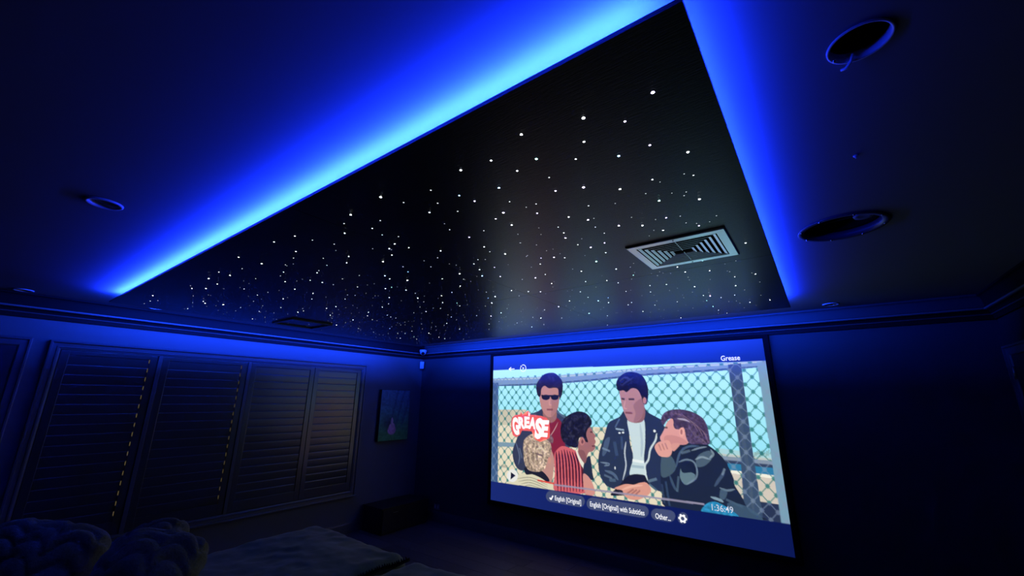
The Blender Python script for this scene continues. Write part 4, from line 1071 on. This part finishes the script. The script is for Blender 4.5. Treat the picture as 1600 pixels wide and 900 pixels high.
# film logo: fat white letters on a red outline, each letter its own size and lean
word = [('G', 0.1055, 0.1330, 0.441, 0.556, -0.10), ('R', 0.1340, 0.1620, 0.438, 0.512, -0.03), ('E', 0.1625, 0.1850, 0.434, 0.506, 0.0),
        ('A', 0.1840, 0.2140, 0.436, 0.510, 0.04), ('S', 0.2120, 0.2430, 0.440, 0.572, 0.08), ('E', 0.2420, 0.2690, 0.452, 0.556, 0.10)]
def logo(name, offset, material, d, grow):
    bm = bmesh.new()
    for ch, u0, u1, v0, v1, lean in word:
        me_ = text_mesh(ch, offset)
        c = np.array([v.co[:] for v in me_.vertices])
        lo, hi = c.min(0), c.max(0)
        gu, gv = grow / AR, grow
        pts = []
        for p in c:
            a, b = (p[0] - lo[0]) / (hi[0] - lo[0]), (p[1] - lo[1]) / (hi[1] - lo[1])
            pts.append(bm.verts.new(UV(u0 - gu + a * (u1 - u0 + 2 * gu) + lean * 0.10 * (b - 0.5), v1 + gv - b * (v1 - v0 + 2 * gv), d)))
        for f in me_.polygons:
            try:
                bm.faces.new([pts[i] for i in f.vertices])
            except ValueError:
                pass
        bpy.data.meshes.remove(me_)
    return mesh_obj(name, bm, material, screen)
plate = [(0.098, 0.470), (0.104, 0.440), (0.118, 0.424), (0.140, 0.420), (0.145, 0.402), (0.153, 0.420), (0.172, 0.416), (0.178, 0.392), (0.188, 0.404), (0.190, 0.418),
         (0.216, 0.420), (0.240, 0.424), (0.262, 0.434), (0.274, 0.456), (0.277, 0.500), (0.276, 0.560), (0.262, 0.572), (0.250, 0.570), (0.232, 0.590), (0.212, 0.578),
         (0.206, 0.540), (0.196, 0.526), (0.150, 0.526), (0.140, 0.556), (0.122, 0.572), (0.106, 0.560), (0.098, 0.520)]
bm = bmesh.new()
bmesh.ops.triangulate(bm, faces=[bm.faces.new([bm.verts.new(UV(a, b, 0.0012)) for a, b in plate])])
mesh_obj('logo_outline', bm, M_red, screen)
logo('logo_lettering', 0.055, M_logo, 0.0020, 0.002)
flat('logo_spark', [[(0.180, 0.400), (0.186, 0.409), (0.187, 0.428), (0.181, 0.426)]], M_logo, 0.0018)

# ------------------------------------------------------------------ picture on the left wall
pic = thing('wall_picture', 'unframed canvas print with a pink shape on dark green and blue', 'picture', (XL, 4.025, 1.424))
pw, ph = 0.262, 0.352
M_side = mat('canvas_black_edge', (0.01, 0.01, 0.012, 1), 0.8)
bm = bmesh.new()
box(bm, 0.0008, 0.056, -pw, pw, -ph, ph, bevel=0.003)
mesh_obj('canvas', bm, M_side, pic)
gwid, ghei = 90, 120
Y_, Z_ = np.meshgrid(np.linspace(0, 1, gwid), np.linspace(1, 0, ghei))
img = np.zeros((ghei, gwid, 3))
t_ = np.clip((Z_ - 0.12) / 0.6, 0, 1)[..., None]
img[:] = np.array([0.045, 0.17, 0.085]) * (1 - t_) + np.array([0.045, 0.10, 0.22]) * t_
for c0, wd, lean in ((0.42, 0.05, 0.28), (0.62, 0.06, 0.34), (0.84, 0.07, 0.40)):
    d = np.abs(Y_ - (c0 - lean * 0.5 + lean * Z_))
    m = np.clip(1 - d / wd, 0, 1)[..., None] * np.clip((Z_ - 0.18) * 3, 0, 0.7)[..., None]
    img = img * (1 - m) + np.array([0.02, 0.03, 0.10]) * m
m = np.clip(1.2 - np.hypot((Y_ - 0.33) / 0.27, (Z_ - 0.34) / 0.17), 0, 1)[..., None]
img = img * (1 - m * 0.9) + np.array([0.02, 0.02, 0.07]) * m * 0.9
for cy, cz, ry, rz, colr in ((0.43, 0.20, 0.155, 0.10, (0.40, 0.17, 0.42)), (0.43, 0.27, 0.11, 0.08, (0.46, 0.22, 0.48)), (0.42, 0.36, 0.045, 0.10, (0.42, 0.26, 0.46))):
    m = np.clip((1 - np.hypot((Y_ - cy) / ry, (Z_ - cz) / rz)) * 4, 0, 1)[..., None]
    img = img * (1 - m) + np.array(colr) * m
nz = soft_noise(ghei, gwid, 4)[..., None]
img *= np.array([2.4, 2.6, 1.5]) * (0.75 + 0.5 * nz)
vs = np.stack([np.full_like(Y_, 0.0564), (Y_ * 2 - 1) * (pw - 0.004), (Z_ * 2 - 1) * (ph - 0.004)], -1).reshape(-1, 3)
idx = np.arange(ghei * gwid).reshape(ghei, gwid)
q = np.stack([idx[:-1, :-1], idx[1:, :-1], idx[1:, 1:], idx[:-1, 1:]], -1).reshape(-1, 4)
me = bpy.data.meshes.new('print')
me.from_pydata(vs.tolist(), [], q.tolist())
att = me.color_attributes.new('print', 'FLOAT_COLOR', 'POINT')
att.data.foreach_set('color', np.concatenate([img, np.ones((ghei, gwid, 1))], -1).reshape(-1).astype(np.float32))
M_art = mat('canvas_print', (0.2, 0.2, 0.2, 1), 0.55)
an = M_art.node_tree.nodes.new('ShaderNodeAttribute'); an.attribute_name = 'print'
M_art.node_tree.links.new(an.outputs['Color'], M_art.node_tree.nodes['Principled BSDF'].inputs['Base Color'])
me.materials.append(M_art)
link(bpy.data.objects.new('print', me), pic)

# ------------------------------------------------------------------ camera dome and motion sensor in the corner
t = thing('security_camera', 'white dome security camera high in the room corner', 'camera', (-4.93, 4.365, 2.388), rot=(0, 0, math.radians(48.6)))
bm = bmesh.new()
lathe(bm, [(0, 0.0), (0.052, 0.0), (0.054, -0.006), (0.052, -0.030), (0.046, -0.034)], 36)
mesh_obj('base', bm, M_plastic, t, True)
bm = bmesh.new()
lathe(bm, [(0.046, -0.0341)] + [(0.046 * math.cos(a * math.pi / 20), -0.034 - 0.048 * math.sin(a * math.pi / 20)) for a in range(1, 11)], 36)
mesh_obj('dome', bm, M_plastic, t, True)
bm = bmesh.new()
lathe(bm, [(0.026, 0), (0.026, 0.006), (0.022, 0.009), (0, 0.010)], 28, Matrix.Translation((0.0, -0.034, -0.056)) @ Matrix.Rotation(math.radians(112), 4, 'X'))
mesh_obj('lens', bm, M_lens, t, True)
bm = bmesh.new()
tube(bm, [(0, 0, 0.0003), (0, 0, 0.0637)], 0.018, 16)
mesh_obj('mount', bm, M_dark, t, True)
t = thing('motion_sensor', 'small white motion sensor box below the dome camera', 'sensor', (-5.055, 4.470, 2.165), rot=(0, 0, math.radians(48)))
bm = bmesh.new()
box(bm, -0.030, 0.030, -0.030, 0.010, -0.055, 0.055, bevel=0.007)
mesh_obj('body', bm, M_plastic, t)
bm = bmesh.new()
box(bm, -0.021, 0.021, -0.034, -0.0302, -0.036, 0.012, bevel=0.0015)
mesh_obj('lens', bm, M_ring, t)
bm = bmesh.new()
box(bm, -0.021, 0.021, -0.032, -0.0302, 0.020, 0.046, bevel=0.0008)
mesh_obj('cover', bm, M_plastic, t)
bm = bmesh.new()
box(bm, -0.016, 0.016, 0.010, 0.062, -0.03, 0.03)
mesh_obj('bracket', bm, M_plastic, t)

# ------------------------------------------------------------------ low cabinet, wall socket
t = thing('cabinet', 'low black cabinet in the corner beside the screen', 'cabinet', (-4.88, 4.06, 0))
box_obj('body', M_cabinet, t, -0.21, 0.185, -0.40, 0.36, 0.0, 0.288, bevel=0.004)
box_obj('top', M_cabinet, t, -0.215, 0.195, -0.41, 0.37, 0.2885, 0.306, bevel=0.003)
for ya, yb in ((-0.395, -0.022), (-0.018, 0.355)):
    d = box_obj('door', M_cabinet, t, 0.1855, 0.2, ya, yb, 0.02, 0.28, bevel=0.002)
    box_obj('handle', M_steel, d, 0.2005, 0.212, (ya + yb) / 2 - 0.04, (ya + yb) / 2 + 0.04, 0.235, 0.243, bevel=0.002)
t = thing('wall_socket', 'double power socket low on the front wall left of the screen', 'socket', (-4.621, YF, 0.184))
box_obj('plate', mat('socket_grey', (0.25, 0.25, 0.26, 1), 0.4), t, -0.057, 0.057, -0.009, -0.0008, -0.035, 0.035, bevel=0.002)
for sx in (-0.028, 0.028):
    box_obj('outlet', M_plastic, t, sx - 0.013, sx + 0.013, -0.0125, -0.0092, -0.016, 0.016, bevel=0.001)
    box_obj('switch', M_plastic, t, sx - 0.005, sx + 0.005, -0.0135, -0.0092, 0.020, 0.030, bevel=0.001)

# ------------------------------------------------------------------ bed, covers, pillows
BX0, BX1, BY0, BY1 = -3.74, -1.62, -0.05, 2.25
t = thing('bed', 'wide low bed facing the screen under grey green covers', 'bed', ((BX0 + BX1) / 2, (BY0 + BY1) / 2, 0))
hx, hy = (BX1 - BX0) / 2, (BY1 - BY0) / 2
box_obj('base', M_cabinet, t, -hx + 0.04, hx - 0.04, -hy + 0.04, hy - 0.04, 0.07, 0.24, bevel=0.01)
bm = bmesh.new()
rounded_box(bm, -hx + 0.03, hx - 0.03, -hy + 0.03, hy - 0.03, 0.2405, 0.375, 0.05, 0.05)
mesh_obj('mattress', bm, M_mattress, t, True)
box_obj('headboard', M_cabinet, t, -hx, hx, -hy - 0.10, -hy - 0.05, 0.0, 0.62, bevel=0.012)
for sx in (-1, 1):
    for sy in (-1, 1):
        box_obj('leg', M_cabinet, t, sx * (hx - 0.2) - 0.03, sx * (hx - 0.2) + 0.03, sy * (hy - 0.2) - 0.03, sy * (hy - 0.2) + 0.03, 0.0, 0.0695)
def wrinkle(amp, sc, seed):
    def f(p, n):
        q = Vector((p.x * sc + seed, p.y * sc * 1.2, p.z * sc))
        w = noise.noise(q * 0.7) * 1.2 + abs(noise.noise(q * 2.1 + Vector((3, 1, 7)))) * -0.9 + noise.noise(q * 4.7) * 0.35 + noise.noise(q * 11) * 0.16
        return amp * w * max(0.0, min(1.0, (p.z - 0.42) / 0.08))
    return f
XS = -2.500
bm = bmesh.new()
rounded_box(bm, BX0, XS - 0.016, BY0, BY1, 0.398, 0.60, 0.095, 0.022, wrinkle(0.020, 2.2, 1.0))
th = tag(mesh_obj('throw_blanket', bm, M_throw, None, True), 'crumpled grey green velour throw over the left half of the bed', 'blanket')
bm = bmesh.new()
rounded_box(bm, XS + 0.016, BX1, BY0, BY1, 0.396, 0.592, 0.085, 0.022, wrinkle(0.016, 2.4, 9.0))
tag(mesh_obj('bedspread', bm, M_throw, None, True), 'grey green bedspread on the right half of the bed beside the dark fringe', 'bedspread')
# dark tasselled edging lying in the gap between the two covers
bm = bmesh.new()
y = BY0 + 0.12
pts = []
k = 0
while y < BY1 - 0.03:
    zz = 0.572 + 0.006 * math.sin(y * 17)
    pts.append((XS + 0.004 * math.sin(y * 40), y, zz))
    y += 0.02
tube(bm, pts, 0.010, 8)
for i in range(0, len(pts) - 1):
    p = Vector(pts[i])
    for s in (-1, 1):
        j = random.uniform(-0.004, 0.004)
        tube(bm, [p, p + Vector((s * 0.010, 0.003 + j, 0.012)), p + Vector((s * 0.020, 0.006 + j, 0.016 + random.uniform(0, 0.006)))], [0.004, 0.006, 0.002], 5)
fr = mesh_obj('fringe', bm, M_fringe, th, True)
fr['label'] = 'dark tasselled edging'
fr['kind'] = 'stuff'

def pillow(label, loc, rot, w, h, d, seed):
    """soft superellipsoid with chunky braided ridges in its fur"""
    bm = bmesh.new()
    nu, nv = 96, 64
    def sp(c, e):
        return math.copysign(abs(c) ** e, c)
    rows = []
    for i in range(nv + 1):
        t = -math.pi / 2 + math.pi * i / nv
        row = []
        for j in range(nu):
            a = 2 * math.pi * j / nu
            x = w / 2 * sp(math.cos(t), 0.8) * sp(math.cos(a), 0.62)
            z = h / 2 * sp(math.cos(t), 0.8) * sp(math.sin(a), 0.62)
            yv = d / 2 * sp(math.sin(t), 0.9)
            n = Vector((x / w ** 2, yv / d ** 2, z / h ** 2)).normalized()
            col = x / 0.17 + seed
            zig = abs((col % 1.0) - 0.5) * 2               # braid: V-shaped rows in columns
            ph = (z + 0.06 * zig * zig + yv * 0.5 + 0.05 * noise.noise(Vector((x * 5, yv * 5 + seed, z * 5)))) / 0.085 + seed * 1.7
            rid = abs(math.sin(math.pi * ph)) ** 0.6
            dis = 0.024 * (rid - 0.6) + 0.02 * noise.noise(Vector((x * 6 + seed, yv * 6, z * 6)))
            p = Vector((x, yv, z)) + n * dis
            row.append(bm.verts.new(p))
        rows.append(row)
    for a, b in zip(rows[:-1], rows[1:]):
        for k in range(nu):
            bm.faces.new((a[k], a[(k + 1) % nu], b[(k + 1) % nu], b[k]))
    bmesh.ops.remove_doubles(bm, verts=bm.verts, dist=1e-5)
    o = mesh_obj('pillow', bm, M_fur, None, True)
    o.rotation_euler = rot
    low = min((o.rotation_euler.to_matrix() @ v.co).z for v in o.data.vertices)
    o.location = (loc[0], loc[1], 0.628 - low)
    return tag(o, label, 'pillow', 'fluffy pillows at the head of the bed')
R_ = math.radians
pillow('fluffy ridged pillow nearest the left edge of the photo, largest of three', (-3.46, 0.50, 0.76), (R_(-24), R_(4), R_(40)), 0.60, 0.36, 0.24, 0.4)
pillow('fluffy pillow lying behind the two others, smallest in view', (-3.62, 1.03, 0.735), (R_(-60), R_(-8), R_(46)), 0.36, 0.26, 0.20, 2.2)
pillow('fluffy ridged pillow resting on the throw, right of the other two', (-2.95, 0.86, 0.745), (R_(-45), R_(12), R_(58)), 0.44, 0.34, 0.22, 3.9)
